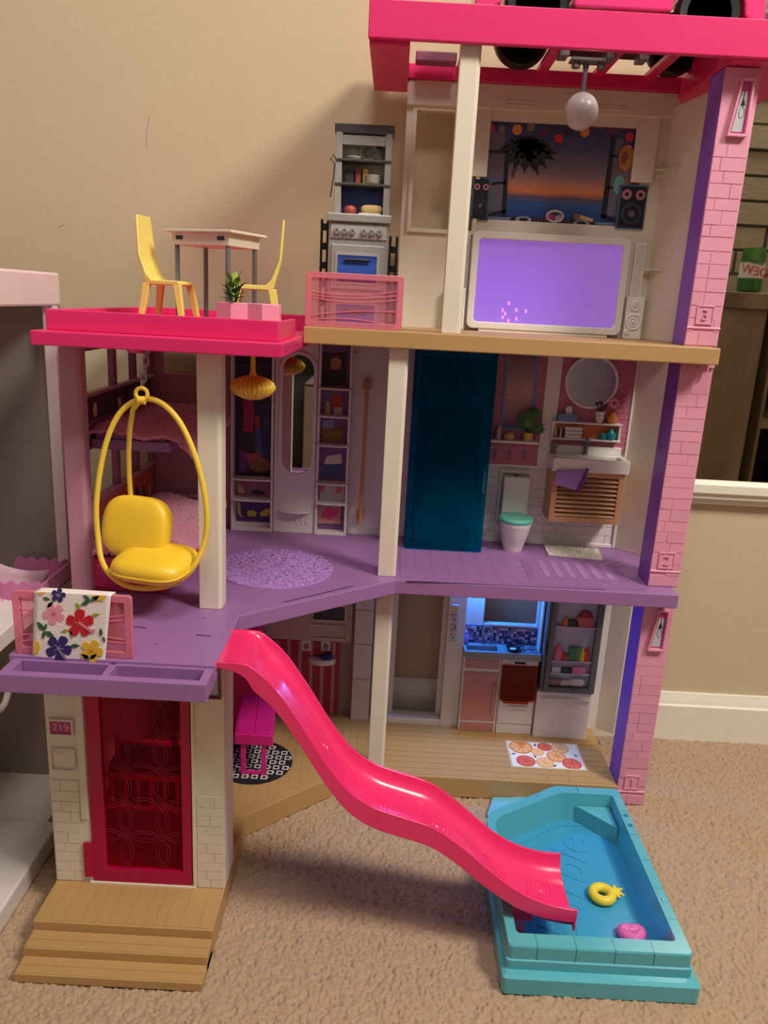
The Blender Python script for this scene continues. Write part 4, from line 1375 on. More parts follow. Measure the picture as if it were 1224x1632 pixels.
lx0_, lx1_, lz = ctower(112, 388, (915, 1050), .010)
rx0_, rx1_, rz = ctower(668, 880, (322, 505, 695, 945, 1075), .008)
CPB = mat('closet_print_dark', (40, 34, 52), .45)
box('clothes_print', CPB, lx0_ + .004, lx1_ - .004, YB - .0012, YB, lz[0], .704, CL)
YQ = YB - .0012
def cflat(name, rgb, pts, lift=0):
    return MB().prismY(polyY(YQ, [cpx(*p) for p in pts]), YQ - .0008 - lift, YQ - lift).build(name, mat('closet_%d_%d_%d' % rgb, rgb, .5), CL)
cflat('hat_shelf_print', (70, 46, 66), [(150, 165), (385, 165), (385, 185), (150, 185)])
cflat('red_dress', (150, 44, 82), [(190, 400), (262, 395), (270, 520), (275, 600), (235, 612), (188, 590), (198, 500)])
cflat('orange_top', (150, 58, 50), [(265, 500), (305, 510), (305, 600), (262, 590)])
cflat('blue_coat', (40, 52, 98), [(318, 420), (382, 420), (380, 800), (330, 800)])
cflat('denim_dress', (70, 78, 120), [(272, 580), (310, 575), (322, 720), (330, 790), (275, 790)], .0006)
cflat('purple_bag_print', (92, 54, 128), [(165, 720), (215, 720), (225, 860), (170, 870)])
cflat('wicker_bag', (128, 92, 52), [(205, 745), (320, 770), (380, 800), (382, 850), (300, 868), (240, 850)], .0008)
cflat('bag_scarf', (160, 80, 90), [(198, 738), (300, 745), (310, 800), (225, 795)], .0014)
box('shelf_print', mat('closet_shelfprint', (150, 92, 120), .5), lx0_ + .004, lx1_ - .004, YB - .001, YB, lz[1], lz[0] - .003, CL)
cflat('belt_coil', (190, 180, 110), [(160, 950), (175, 945), (205, 985), (205, 1000), (160, 1000)], .0004)
cflat('dark_shoes', (40, 50, 76), [(250, 990), (290, 980), (335, 1000), (330, 1012), (255, 1008)], .0004)
box('drawer_print', mat('closet_drawerprint', (74, 52, 118), .5), lx0_ + .006, lx1_ - .006, YB - .001, YB, Z2 + .012, lz[1] - .004, CL)
cflat('yellow_bag', (190, 190, 84), [(220, 1120), (260, 1110), (285, 1130), (275, 1155), (225, 1155)], .0004)
cflat('yellow_sandals', (200, 180, 70), [(300, 1130), (350, 1100), (372, 1110), (360, 1150), (310, 1155)], .0004)
cflat('strap_loop', (196, 190, 130), [(155, 1060), (175, 1060), (180, 1140), (200, 1155), (175, 1155), (158, 1130)], .0004)
# right tower contents
def cbox(name, rgb, pts, dep=.008, m=None):
    a, b = at(*cpx(*pts[0]), Y=YC), at(*cpx(*pts[1]), Y=YC)
    return box(name, m or mat('closet_%d_%d_%d' % rgb, rgb, .5), a.x, b.x, YC, YC + dep, b.z, a.z, CL, .001)
box('tower_print', mat('closet_plum', (118, 84, 130), .5), rx0_ + .004, rx1_ - .004, YB - .001, YB, Z2 + .006, .704, CL)
cflat('framed_photo', (62, 44, 44), [(705, 95), (868, 95), (862, 302), (705, 302)], .0004)
cflat('photo_figure', (170, 116, 80), [(760, 140), (800, 110), (835, 140), (822, 200), (770, 200)], .0012)
cflat('photo_base', (30, 26, 34), [(722, 205), (858, 205), (855, 270), (722, 270)], .0012)
cflat('red_box', (176, 52, 56), [(775, 365), (838, 360), (840, 450), (775, 455)], .0006)
cflat('cream_jar', (214, 186, 170), [(785, 445), (838, 445), (838, 490), (785, 490)], .0012)
cflat('small_bottle', (200, 170, 110), [(735, 405), (758, 405), (762, 485), (725, 485)], .0012)
cflat('folded_clothes', (140, 130, 170), [(712, 530), (785, 520), (785, 580), (712, 590)], .0006)
cflat('wicker_basket', (142, 106, 44), [(705, 590), (850, 578), (842, 668), (705, 668)], .0012)
cflat('basket_lid', (120, 88, 36), [(700, 585), (852, 572), (852, 600), (702, 612)], .0018)
cflat('handbag_handles', (206, 200, 180), [(735, 765), (832, 745), (838, 820), (720, 820)], .0006)
cflat('blue_handbag', (54, 80, 136), [(715, 815), (838, 812), (835, 885), (750, 892), (712, 870)], .0012)
box('slot_print', mat('closet_grey', (196, 188, 190), .5), rx0_ + .006, rx1_ - .006, YB - .0025, YB - .001, rz[4], rz[3] - .003, CL)
cflat('coral_shoe', (206, 116, 90), [(697, 955), (725, 950), (722, 990), (697, 995)], .0018)
cflat('coral_shoe', (206, 116, 90), [(800, 965), (832, 955), (830, 1000), (792, 1003)], .0018)
cflat('slipper_card', (196, 140, 122), [(680, 1085), (830, 1085), (828, 1200), (680, 1200)], .0012)
cflat('pink_slipper', (208, 60, 118), [(700, 1145), (740, 1095), (775, 1100), (760, 1130), (715, 1160)], .002)
cflat('pink_slipper', (208, 60, 118), [(730, 1165), (775, 1110), (815, 1100), (822, 1125), (780, 1170), (745, 1178)], .002)
# mirror panel between the towers
mq = (at(*cpx(448, 480), Y=YC).x, at(*cpx(648, 480), Y=YC).x, at(*cpx(540, 877), Y=YC).z, at(*cpx(545, 103), Y=YC).z)
box('mirror_panel', LILACWHITE, lx1_ + .001, rx0_ - .001, YC + .004, YB, Z2, .704, CL, .0008)
oval = rrect(mq[0], mq[1], mq[2], mq[3], (mq[1] - mq[0]) / 2 - .0002, 12)
ov2 = rrect(mq[0] - .0055, mq[1] + .0055, mq[2] - .0055, min(mq[3] + .0055, .706), (mq[1] - mq[0]) / 2 + .005, 12)
MB().ringY(ov2, oval, YC - .001, YC + .004).build('mirror_frame', LILACWHITE, CL, .0012)
MB().prismY(oval, YC + .002, YC + .0038).build('mirror_glass', MIRROR, CL)
hs = at(*cpx(520, 1118), Y=YC)
hx_ = (mq[1] - mq[0]) * .56
MB().prism([(hs.x + hx_ * math.cos(t), YC + .004 + .014 * math.sin(t)) for t in np.linspace(math.pi, 2 * math.pi, 14)], hs.z - .003, hs.z).build('half_round_shelf', LILACWHITE, CL, .0006)
for k in range(3):
    a = at(*cpx(545 + k * 32, 1190), Y=YC)
    MB().prismY([(a.x - .0038, a.z), (a.x, a.z + .008), (a.x + .0038, a.z), (a.x, a.z - .008)], YC + .0028, YC + .004).build('diamond', LILACWHITE, CL)
# plain panel with clothes rail
for (a, b) in (((900, 90), (925, 280)), ((885, 530), (900, 715)), ((862, 950), (880, 1120))):
    p, q_ = at(*cpx(*a), Y=YB), at(*cpx(*b), Y=YB)
    box('hinge_plate', LILACWHITE, p.x, q_.x, YB - .003, YB, q_.z, p.z, CL, .0006)
ba, bb_ = at(*cpx(998, 320), Y=YC - .004), at(*cpx(953, 1200), Y=YC - .004)
RODM = mat('rail_tan', (196, 142, 104), .45)
CR_ = thing('clothes_rail', 'long tan rail mounted upright on the white wall right of the closet', 'rail', (bb_.x, YC - .004, bb_.z))
MB().cyl(tuple(ba), tuple(bb_), .0033, 12).build('rod', RODM, CR_, smooth=True)
for p in (ba, bb_):
    zz = p.z + (.004 if p is ba else .012)
    MB().prismY(rrect(p.x - .007, p.x + .007, zz - .008, zz + .008, .003, 3), YC + .004, YB).build('bracket', RODM, CR_, .0006)
    MB().cyl((p.x, YC - .004, zz), (p.x, YC + .006, zz), .003, 10).build('bracket_pin', RODM, CR_, smooth=True)

# ------------------------------------------------------------------ bathroom
# shower cabin
sx0, sx1, sy = .0365, .1635, .150
SH = thing('shower_cabin', 'tall see-through teal shower cabin beside the toilet', 'shower', ((sx0 + sx1) / 2, .185, Z2))
MB().ringY(rrect(sx0, sx1, Z2, .7015, .0008, 1), rrect(sx0 + .011, sx1 - .013, Z2 + .012, .690, .003, 3), sy, sy + .006).build('door_frame', TEALCLEAR, SH, .0012)
box('door_pane', TEALCLEAR, sx0 + .010, sx1 - .012, sy + .002, sy + .0036, Z2 + .011, .691, SH)
box('side_pane', TEALCLEAR, sx0, sx0 + .003, sy + .006, YB, Z2, .7015, SH)
box('side_pane', TEALCLEAR, sx1 - .003, sx1, sy + .006, YB, Z2, .7015, SH)
box('frosted_band', TEALCLEAR, sx0 + .014, sx1 - .016, sy + .0036, sy + .0046, Z2 + .10, Z2 + .235, SH)
MB().tube([(sx1 - .007, sy, Z2 + .100), (sx1 - .007, sy - .008, Z2 + .103), (sx1 - .007, sy - .008, Z2 + .138), (sx1 - .007, sy, Z2 + .141)], .0024, 8).build('door_handle', mat('teal_solid', (10, 96, 118), .25), SH, smooth=True)
hd = at(757, 622, Y=YB)
hd_x = hd.x
MB().disc(YB - .001, hd.x, hd.z, .0065, .004, 16).build('shower_valve', GREYM, SH)
MB().tube([(.098, YB - .003, .62), (.098, YB - .003, .675), (.096, YB - .012, .684), (.092, YB - .022, .682)], .0016, 8).lathe([(.008, 0), (.003, .006)], (.092, YB - .024, .674), 16).build('shower_head', GREYM, SH, smooth=True)
MB().tube([(.108, YB - .004, .60), (.108, YB - .004, .66)], .0014, 8).build('shower_rail', GREYM, SH, smooth=True)
# foot tub inside
tub_m = mat('tub_teal', (0, 120, 140), .3)
tp0, tp1 = [], []
for k in range(28):
    t = 2 * math.pi * k / 28
    w = 1 + .07 * math.cos(4 * t)
    tp0.append((.100 + .046 * w * math.copysign(abs(math.cos(t)) ** .6, math.cos(t)), .187 + .026 * w * math.copysign(abs(math.sin(t)) ** .6, math.sin(t))))
tb = MB().extr([(x * .94 + .006, y * .94 + .0112, Z2) for x, y in tp0], [(x, y, Z2 + .026) for x, y in tp0], caps=False)
tb.extr([(x * .94 + .006, y * .94 + .0112, Z2) for x, y in tp0], [(x * .93 + .007, y * .93 + .0131, Z2 + .004) for x, y in tp0])
TUB = tb.build('foot_tub', tub_m, None, .001, True, 'small teal wavy tub standing inside the shower cabin', 'tub')

# toilet
tx, ty = .2185, .178
TO = thing('toilet', 'white toy toilet with a mint green seat lid', 'toilet', (tx, ty, Z2))
q = rect(.208, 796, 760, 846, 808)
tk0, tk1 = tx - .023, tx + .023
ztk = at(822, 760, Y=.2).z
box('tank', WHITE, tk0 + .002, tk1 - .001, .197, .212, Z2 + .045, ztk, TO, .0015)
MB().ringY(rrect(tk0 - .004, tk1 + .004, Z2 + .04, ztk + .009, .001, 1), rrect(tk0 + .000, tk1 + .000, Z2 + .044, ztk + .003, .001, 1), .2125, YB).build('wall_plate', WHITE, TO, .0006)
box('flush_button', DARK, tx - .004, tx + .004, .2055, .2125, ztk - .0002, ztk + .0012, TO)
b = MB()
def ov(rx, ry, z, dy=0):
    return [(tx + rx * math.cos(t), ty - .004 + dy + ry * math.sin(t), z) for t in np.linspace(0, 2 * math.pi, 32, endpoint=False)]
ls = [ov(.0155, .0145, Z2, .004), ov(.018, .017, Z2 + .010, .003), ov(.0225, .023, Z2 + .028, .001), ov(.0265, .0285, Z2 + .046), ov(.0275, .0295, Z2 + .0515)]
for k in range(len(ls) - 1):
    b.extr(ls[k], ls[k + 1], caps=(k in (0, len(ls) - 2)))
b.build('bowl', WHITE, TO, 0, True)
MINT = mat('mint_plastic', (96, 188, 168), .32)
MB().extr(ov(.0275, .0295, Z2 + .0518), ov(.0288, .0308, Z2 + .0535)).extr(ov(.0288, .0308, Z2 + .0535), ov(.0288, .0308, Z2 + .0565)).extr(ov(.0288, .0308, Z2 + .0565), ov(.0265, .0285, Z2 + .059)).build('seat_lid', MINT, TO, 0, True)
box('lid_hinge', MINT, tx - .014, tx + .014, .190, .199, Z2 + .0525, Z2 + .060, TO, .001)

# white wall tiles around the toilet and under the vanity
r = 0
z = Z2 + .006
while z < .527:
    x = .1655 - .012 * (r % 2)
    while x < .395:
        a, b_ = max(x, .1655), min(x + .0235, .397)
        if not (tk0 - .004 < (a + b_) / 2 < tk1 + .004 and z > Z2 + .03) and b_ - a > .004:
            piece('wall_tile', WHITE, a, b_ - .0012, YB - .0012, YB, z, z + .0142, BW2)
        x += .0242
    z += .0153
    r += 1
# pink printed wall behind mirror and window, with white dividing strip
pq = (.1655, .252, at(840, 741, Y=YB).z, .706)
PW = box('pink_wall_print', PINKPRINT, pq[0], pq[1], YB - .003, YB - .001, pq[2], pq[3], H)
pq2 = (at(888, 650, Y=YB).x, at(1004, 650, Y=YB).x, at(950, 714, Y=YB).z - .004, .706)
PW2 = box('pink_wall_print', PINKPRINT, pq2[0], pq2[1], YB - .003, YB - .001, pq2[2], pq2[3], H)
for P_, x_a, x_b, z_a, z_b in ((PW, pq[0], pq[1], pq[2], pq[3]), (PW2, pq2[0], pq2[1], pq2[2], pq2[3])):
    zz = z_a + .002
    r = 0
    while zz + .009 < z_b:
        x = x_a - (.011 if r % 2 else 0)
        while x < x_b:
            a, b_ = max(x, x_a + .0006), min(x + .0205, x_b - .0006)
            if b_ - a > .004:
                piece('tile', PINKPRINT, a, b_, YB - .0036, YB - .003, zz, zz + .0092, P_)
            x += .0218
        zz += .0104
        r += 1
box('wall_strip', WHITE, pq[1], pq2[0], YB - .006, YB, pq[2] - .004, .706, BW2, .001)
box('wall_strip', WHITE, pq2[1], .400, YB - .006, YB, Z2, .706, BW2, .001)
box('wall_strip', WHITE, .166, pq2[0], YB - .005, YB, pq[2] - .004, pq[2], BW2, .0008)
box('skirting', WHITE, .164, .400, YB - .004, YB, Z2, Z2 + .006, BW2, .001)
# printed window with blue frame
YW = YB - .0036
def wpx(x, y):
    return 760 + x / 4.08, 540 + y / 4.08
w0, w1_ = at(*wpx(170, 350), Y=YW).x, at(*wpx(385, 350), Y=YW).x
wz0, wz1 = at(*wpx(265, 595), Y=YW).z, .7055
MB().ringY(rrect(w0, w1_, wz0, wz1, .0004, 1), rrect(w0 + .004, w1_ - .005, wz0 + .004, wz1 - .001, .0004, 1), YW - .0015, YW).build('print_window_frame', mat('print_blueframe', (118, 136, 182), .4), PW)
box('print_window_sky', ramp_mat('dusk_print', [(0, (88, 72, 124)), (.25, (180, 130, 130)), (.5, (196, 156, 140)), (1, (104, 84, 104))]), w0 + .003, w1_ - .004, YW - .0006, YW, wz0 + .003, wz1, PW)
box('print_window_bar', mat('print_bar', (206, 170, 156), .4), w0 + .004, w1_ - .005, YW - .0014, YW - .0004, wz0 + .054, wz0 + .056, PW)
# bathroom shelf and what stands on it
shz = at(*wpx(250, 660), Y=.205).z
sa, sb_ = .168, at(*wpx(400, 690), Y=.198).x
WS = MB().prism([(sa, YB - .003), (sb_ - .002, YB - .003), (sb_, .196), (sa, .196)], shz - .004, shz).build('wall_shelf', WHITE, PW, .001)
ps = at(*wpx(330, 660), Y=.206)
PP = thing('monstera_plant', 'leafy monstera plant in a yellow pot on the bathroom shelf', 'plant', (ps.x, .207, shz))
MB().lathe([(.007, 0), (.0088, .004), (.0078, .013), (.0084, .014), (.006, .012), (.0001, .012)], (ps.x, .207, shz), 20).build('pot', mat('pot_yellow', (206, 172, 60), .35), PP, smooth=True)
for k in range(17):
    a = k * 2.4
    rad, hgt = .005 + .0155 * ((k * .618) % 1), .020 + .030 * ((k * .38) % 1)
    c = Vector((ps.x + rad * math.cos(a), .205 - .006 * abs(math.sin(a)), shz + hgt))
    pts = []
    for t in np.linspace(0, 2 * math.pi, 22, endpoint=False):
        rr_ = .0085 * (1 - .30 * (math.cos(7 * t) > .2)) * (1 + .25 * math.cos(t))
        pts.append((c.x + rr_ * math.cos(t + a * .5) * 1.0, c.z + rr_ * math.sin(t + a * .5)))
    MB().prismY(pts, c.y - .0006, c.y).build('leaf', GREEN if k % 3 else mat('leaf_mid', (78, 118, 48), .45), PP)
MB().tube([(ps.x, .207, shz + .011), (ps.x, .206, shz + .035)], .0012, 6).build('stem', GREEN, PP)
top('soap_bottle', 'small clear bottle at the left end of the bathroom shelf', 'bottle', MB().lathe([(.0045, 0), (.005, .001), (.005, .014), (.002, .018), (.002, .023), (.0001, .023)], (at(*wpx(138, 640), Y=.207).x, .207, shz), 14), mat('bottle_lilac', (196, 160, 176), .25), 0, None, True)
top('shell_bowl', 'round peach bowl of trinkets between bottle and plant', 'bowl', MB().lathe([(.006, 0), (.0095, .004), (.0098, .008), (.007, .012), (.0001, .014)], (at(*wpx(208, 640), Y=.207).x, .207, shz), 18), mat('bowl_peach', (206, 160, 100), .5, var=.3, vscale=200), 0, None, True)
for x in (118, 212, 308):
    a = at(*wpx(x, 735), Y=YW)
    hk = MB().disc(YW, a.x, a.z, .004, .001, 14)
    hk.tube([(a.x, YW - .001, a.z), (a.x, YW - .005, a.z - .004), (a.x, YW - .006, a.z - .010), (a.x, YW - .003, a.z - .012)], .0011, 6)
    hk.build('towel_hook', mat('hook_mauve', (146, 110, 142), .35), PW, smooth=True)
# round mirror
mc = at(*wpx(745, 280), Y=YB - .004)
MRr = at(*wpx(920, 280), Y=YB - .004).x - mc.x
RM = thing('round_mirror', 'round white framed mirror above the bathroom shelf', 'mirror', (mc.x, YB - .004, mc.z - MRr))
crc = lambda R_, n=48: [(mc.x + R_ * math.cos(2 * math.pi * k / n), mc.z + R_ * math.sin(2 * math.pi * k / n)) for k in range(n)]
MB().ringY(crc(MRr), crc(MRr - .0045), YB - .008, YB - .0036).build('mirror_rim', WHITE, RM, .0012)
MB().prismY(crc(MRr - .004), YB - .0055, YB - .0037).build('mirror_glass', mat('foil_mirror', (178, 160, 166), .22, metal=.8), RM)
# shelf box under the mirror
bz0, bz1 = at(*wpx(700, 650), Y=.205).z, at(*wpx(720, 545), Y=.205).z
bxa, bxb = at(*wpx(495, 560), Y=.205).x, at(*wpx(935, 580), Y=.205).x
SB = thing('wall_shelf_box', 'white wall shelf box with orange back under the round mirror', 'shelf', ((bxa + bxb) / 2, .21, bz0 - .004))
box('shelf_board', WHITE, bxa - .002, bxb + .002, .202, YB - .0036, bz1 - .003, bz1, SB, .0008)
box('shelf_board', WHITE, bxa - .002, bxb + .002, .202, YB - .0036, bz0 - .003, bz0, SB, .0008)
box('shelf_side', WHITE, bxb - .002, bxb + .001, .204, YB - .0036, bz0, bz1 - .003, SB, .0004)
box('shelf_side', WHITE, bxa - .001, bxa + .002, .204, YB - .0036, bz0, bz1 - .003, SB, .0004)
box('shelf_back', mat('orange_print', (206, 112, 56), .5), bxa, bxb, YB - .0044, YB - .0036, bz0, bz1 - .003, SB)
tx_ = lambda x: at(*wpx(x, 540), Y=.208).x
tib = thing('tissue_box', 'blue tissue box on the shelf under the round mirror', 'tissue box', (tx_(585), .209, bz1))
box('carton', mat('tissue_blue', (110, 136, 178), .5), tx_(523), tx_(645), .203, .215, bz1, bz1 + .013, tib, .0008)
MB().pad((tx_(590), .209, bz1 + .018), (.006, .003, .0075), .8, None, 12, 8).build('tissue', WHITE, tib, smooth=True)
fv = thing('face_vase', 'white face vase with black brushes on the bathroom shelf', 'vase', (tx_(795), .209, bz1))
MB().lathe([(.004, 0), (.0062, .004), (.0076, .015), (.0078, .019), (.006, .018), (.0001, .017)], (tx_(795), .209, bz1), 20).build('vase_body', WHITE, fv, smooth=True)
for dx, dz, w in ((-.005, .033, .0024), (.001, .034, .003), (.007, .030, .0026)):
    MB().tube([(tx_(795) + dx * .3, .209, bz1 + .017), (tx_(795) + dx, .209, bz1 + dz - .006), (tx_(795) + dx * 1.1, .209, bz1 + dz)], [.0007, .0009, w], 8).build('brush', BLACK, fv, smooth=True)
for dx in (-.003, .003):
    box('face_mark', DARK, tx_(795) + dx - .0014, tx_(795) + dx + .0014, .2008, .2016, bz1 + .0125, bz1 + .0132, fv)
box('face_mark', mat('lip_red', (120, 40, 50), .5), tx_(795) - .001, tx_(795) + .001, .2022, .2032, bz1 + .006, bz1 + .0075, fv)
ovs = thing('flower_vase', 'orange pear-shaped vase with a pink daisy on the bathroom shelf', 'vase', (tx_(880), .209, bz1))
MB().lathe([(.005, 0), (.0088, .005), (.0085, .010), (.004, .0165), (.0034, .019), (.0001, .018)], (tx_(880), .209, bz1), 20).build('vase_body', mat('vase_orange', (226, 142, 70), .35), ovs, smooth=True)
MB().tube([(tx_(880), .209, bz1 + .018), (tx_(878), .208, bz1 + .030)], .0007, 6).build('stem', GREEN, ovs)
for k in range(12):
    a = 2 * math.pi * k / 12
    MB().pad((tx_(876) + .0058 * math.cos(a), .2065, bz1 + .0335 + .0058 * math.sin(a)), (.0036, .0006, .0013), .8, Matrix.Rotation(-a, 3, 'Y'), 8, 5).build('petal', PETPINK, ovs, smooth=True)
MB().disc(.2062, tx_(876), bz1 + .0335, .003, .001, 12).build('flower_heart', mat('flower_plum', (150, 40, 70), .5), ovs)
for k in range(5):
    MB().pad((tx_(925) + (k % 3 - 1) * .004, .2085, bz1 + .030 + k * .003), (.0035, .0012, .002), .8, Matrix.Rotation(k, 3, 'Y'), 8, 5).build('sprig_leaf', mat('sprig_rose', (190, 92, 118), .5), ovs, smooth=True)
for k in range(3):
    top('rolled_towel', '%s folded white towel of the pile in the orange shelf box' % ('lowest', 'middle', 'topmost')[k], 'towel', MB().box(tx_(576), tx_(690), .203, .2145, bz0 + .0002 + k * .0062, bz0 + .0058 + k * .0062), mat('towel_white', (226, 220, 222), .9, bump=.3), .002, 'white towels in the shelf box')
for k in range(4):
    xk = tx_(520) + k * .0042
    top('nail_bottle', ('leftmost', 'second', 'third', 'rightmost')[k] + ' dark striped bottle of the row left of the white towels', 'bottle', MB().lathe([(.0018, 0), (.0019, .009), (.0011, .010), (.0011, .016), (.0001, .0165)], (xk, .207, bz0), 10), DARK if k % 2 else mat('bottle_cream', (210, 196, 190), .4), 0, 'bottles in the shelf box', True)
top('teal_bottle', 'round teal bottle at the right end of the orange shelf box', 'bottle', MB().lathe([(.005, 0), (.0085, .005), (.0085, .010), (.004, .015), (.003, .019), (.0001, .019)], (tx_(880), .2065, bz0), 18), mat('teal_gloss', (20, 140, 156), .15), 0, None, True)
top('teal_jar', 'low teal jar left of the round teal bottle', 'jar', MB().lathe([(.005, 0), (.0065, .003), (.0065, .008), (.003, .011), (.0001, .011)], (tx_(828), .2065, bz0), 16), mat('teal_gloss2', (40, 130, 140), .2), 0, None, True)

# vanity with louvred front, basin and tap
YV = .168
va, vb = at(872, 830, Y=YV).x + .001, at(990, 800, Y=YV).x
vz0, vz1 = at(872, 830, Y=YV).z, at(936, 752, Y=YV).z
VN = thing('vanity_cabinet', 'light brown louvred vanity cabinet hanging under the white basin', 'cabinet', ((va + vb) / 2, .19, vz0))
MB().box(va, va + .004, YV, YB - .0012, vz0, vz1).box(vb - .004, vb, YV, YB - .0012, vz0, vz1).box(va + .004, vb - .004, YV + .012, YB - .0012, vz0, vz1).build('cabinet_body', OAK, VN, .0008)
MB().ringY(rrect(va, vb, vz0, vz1, .0006, 1), rrect(va + .009, vb - .009, vz0 + .009, vz1 - .009, .0006, 1), YV - .003, YV).build('louvre_frame', OAK, VN, .0008)
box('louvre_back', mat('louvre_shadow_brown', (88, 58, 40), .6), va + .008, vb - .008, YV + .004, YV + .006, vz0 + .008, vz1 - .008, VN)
nl = 9
for k in range(nl):
    zz = vz0 + .0105 + k * (vz1 - vz0 - .0195) / nl
    MB().prismX([(YV - .0025, zz), (YV - .0015, zz + .0018), (YV + .003, zz + .0048), (YV + .003, zz + .0032)], va + .009, vb - .009).build('louvre_slat', OAK, VN)
BS = thing('basin', 'white rectangular washbasin on top of the louvred cabinet', 'basin', ((va + vb) / 2, .185, vz1))
bo = [(va - .003, YV - .008), (vb + .004, YV - .008), (vb + .004, YB - .0036), (va - .003, YB - .0036)]
bi = [(va + .006, YV - .002), (vb - .006, YV - .002), (vb - .006, YB - .022), (va + .006, YB - .022)]
zt_ = vz1 + .0215
MB().ringZ(bo, bi, vz1, zt_).prism(bi, vz1, vz1 + .004).build('basin_bowl', WHITE, BS, .0012)
box('splash_board', WHITE, va - .001, vb + .002, YB - .010, YB - .0036, zt_, zt_ + .013, BS, .001)
fx = at(*wpx(705, 750), Y=.204).x
MB().lathe([(.0045, 0), (.0036, .002), (.0036, .018), (.0048, .020), (.0048, .025), (.003, .027), (.0001, .027)], (fx, .205, zt_), 16).tube([(fx, .205, zt_ + .020), (fx + .002, .196, zt_ + .0185), (fx + .002, .192, zt_ + .0165)], .0022, 8).build('tap', GREYM, BS, 0, True)
cup = thing('brush_cup', 'grey cup of pink brushes on the left end of the basin', 'cup', (at(*wpx(500, 720), Y=.200).x, .203, zt_))
cx_ = WO[cup].x
MB().lathe([(.0042, 0), (.0045, .006), (.0055, .016), (.0056, .018), (.0045, .0175), (.0001, .016)], (cx_, .203, zt_), 16).build('cup_body', mat('cup_grey', (128, 116, 116), .4), cup, smooth=True)
for k, dx in enumerate((-.002, .001, .003)):
    MB().tube([(cx_ + dx * .3, .203, zt_ + .015), (cx_ + dx * 1.3, .203, zt_ + .030)], [.0008, .0013], 6).build('brush', mat('brush_rose', (190, 84, 120), .4), cup)
# purple hand towel over the basin edge
tq = [at(*wpx(*p), Y=YV - .011) for p in ((520, 852), (705, 848), (655, 985), (500, 945))]
pts = []
nn = 10
for j in range(nn + 1):
    for i in range(nn + 1):
        u, v = i / nn, j / nn
        p = (tq[0] * (1 - u) + tq[1] * u) * (1 - v) + (tq[3] * (1 - u) + tq[2] * u) * v
        pts.append((p.x, p.y - .0012 * math.sin(u * 7 + v * 2) - .0006 - .002 * (v > .0), p.z))
vs = pts + [(x, y + .0012, z) for x, y, z in pts]
fs = []
w = nn + 1
N_ = w * w
for j in range(nn):
    for i in range(nn):
        a = j * w + i
        fs += [(a, a + w, a + w + 1, a + 1), (N_ + a, N_ + a + 1, N_ + a + w + 1, N_ + a + w)]
for k in range(nn):
    for a, b_ in ((k, k + 1), (nn * w + k, nn * w + k + 1), (k * w, (k + 1) * w), (k * w + nn, (k + 1) * w + nn)):
        fs.append((a, b_, N_ + b_, N_ + a))
HTW = thing('hand_towel', 'purple hand towel hanging over the front edge of the basin', 'towel', (tq[3].x + .02, YV - .011, tq[2].z))
MB().add(vs, fs).build('towel_cloth', mat('towel_purple', (162, 120, 186), .85, bump=.3, bscale=600), HTW, smooth=True)
e0, e1 = tq[1], tq[2]
MB().tube([(e0.x + .003, e0.y - .003, e0.z + .002), (e0.x * .5 + e1.x * .5 + .001, e0.y - .0045, (e0.z + e1.z) / 2), (e1.x, e1.y - .004, e1.z)], [.0022, .003, .0035], 8).build('dark_hem', mat('towel_plum', (92, 48, 122), .8, var=.35, vscale=500), HTW, smooth=True)
# fluffy bath mat
b = MB()
ma = [at(*p, Z=Z2 + .001) for p in ((866, 869), (953, 876), (960, 893), (874, 885))]
mp = lambda u, v: (ma[0] * (1 - u) + ma[1] * u) * (1 - v) + (ma[3] * (1 - u) + ma[2] * u) * v
BM = thing('bath_mat', 'fluffy white bath mat on the purple floor in front of the vanity', 'mat', tuple(mp(.5, .5))[:2] + (Z2 + .0007,))
base = [mp(u, v) for u, v in ((0, 1), (1, 1), (1, 0), (0, 0))]
MB().prism([(p.x, p.y) for p in base], Z2 + .0007, Z2 + .0025).build('mat_backing', mat('mat_cream', (226, 218, 204), .9), BM)
for k in range(1500):
    p = mp(random.random(), random.random())
    a, l = random.uniform(0, 6.28), random.uniform(.001, .0026)
    h = random.uniform(.002, .0045)
    dx, dy = math.cos(a) * l, math.sin(a) * l
    b.add([(p.x - dy * .4, p.y + dx * .4, Z2 + .0022), (p.x + dy * .4, p.y - dx * .4, Z2 + .0022), (p.x + dx, p.y + dy, Z2 + .0022 + h)], [(0, 1, 2)])
b.build('mat_pile', mat('mat_white', (238, 232, 220), .9), BM, kind='stuff')
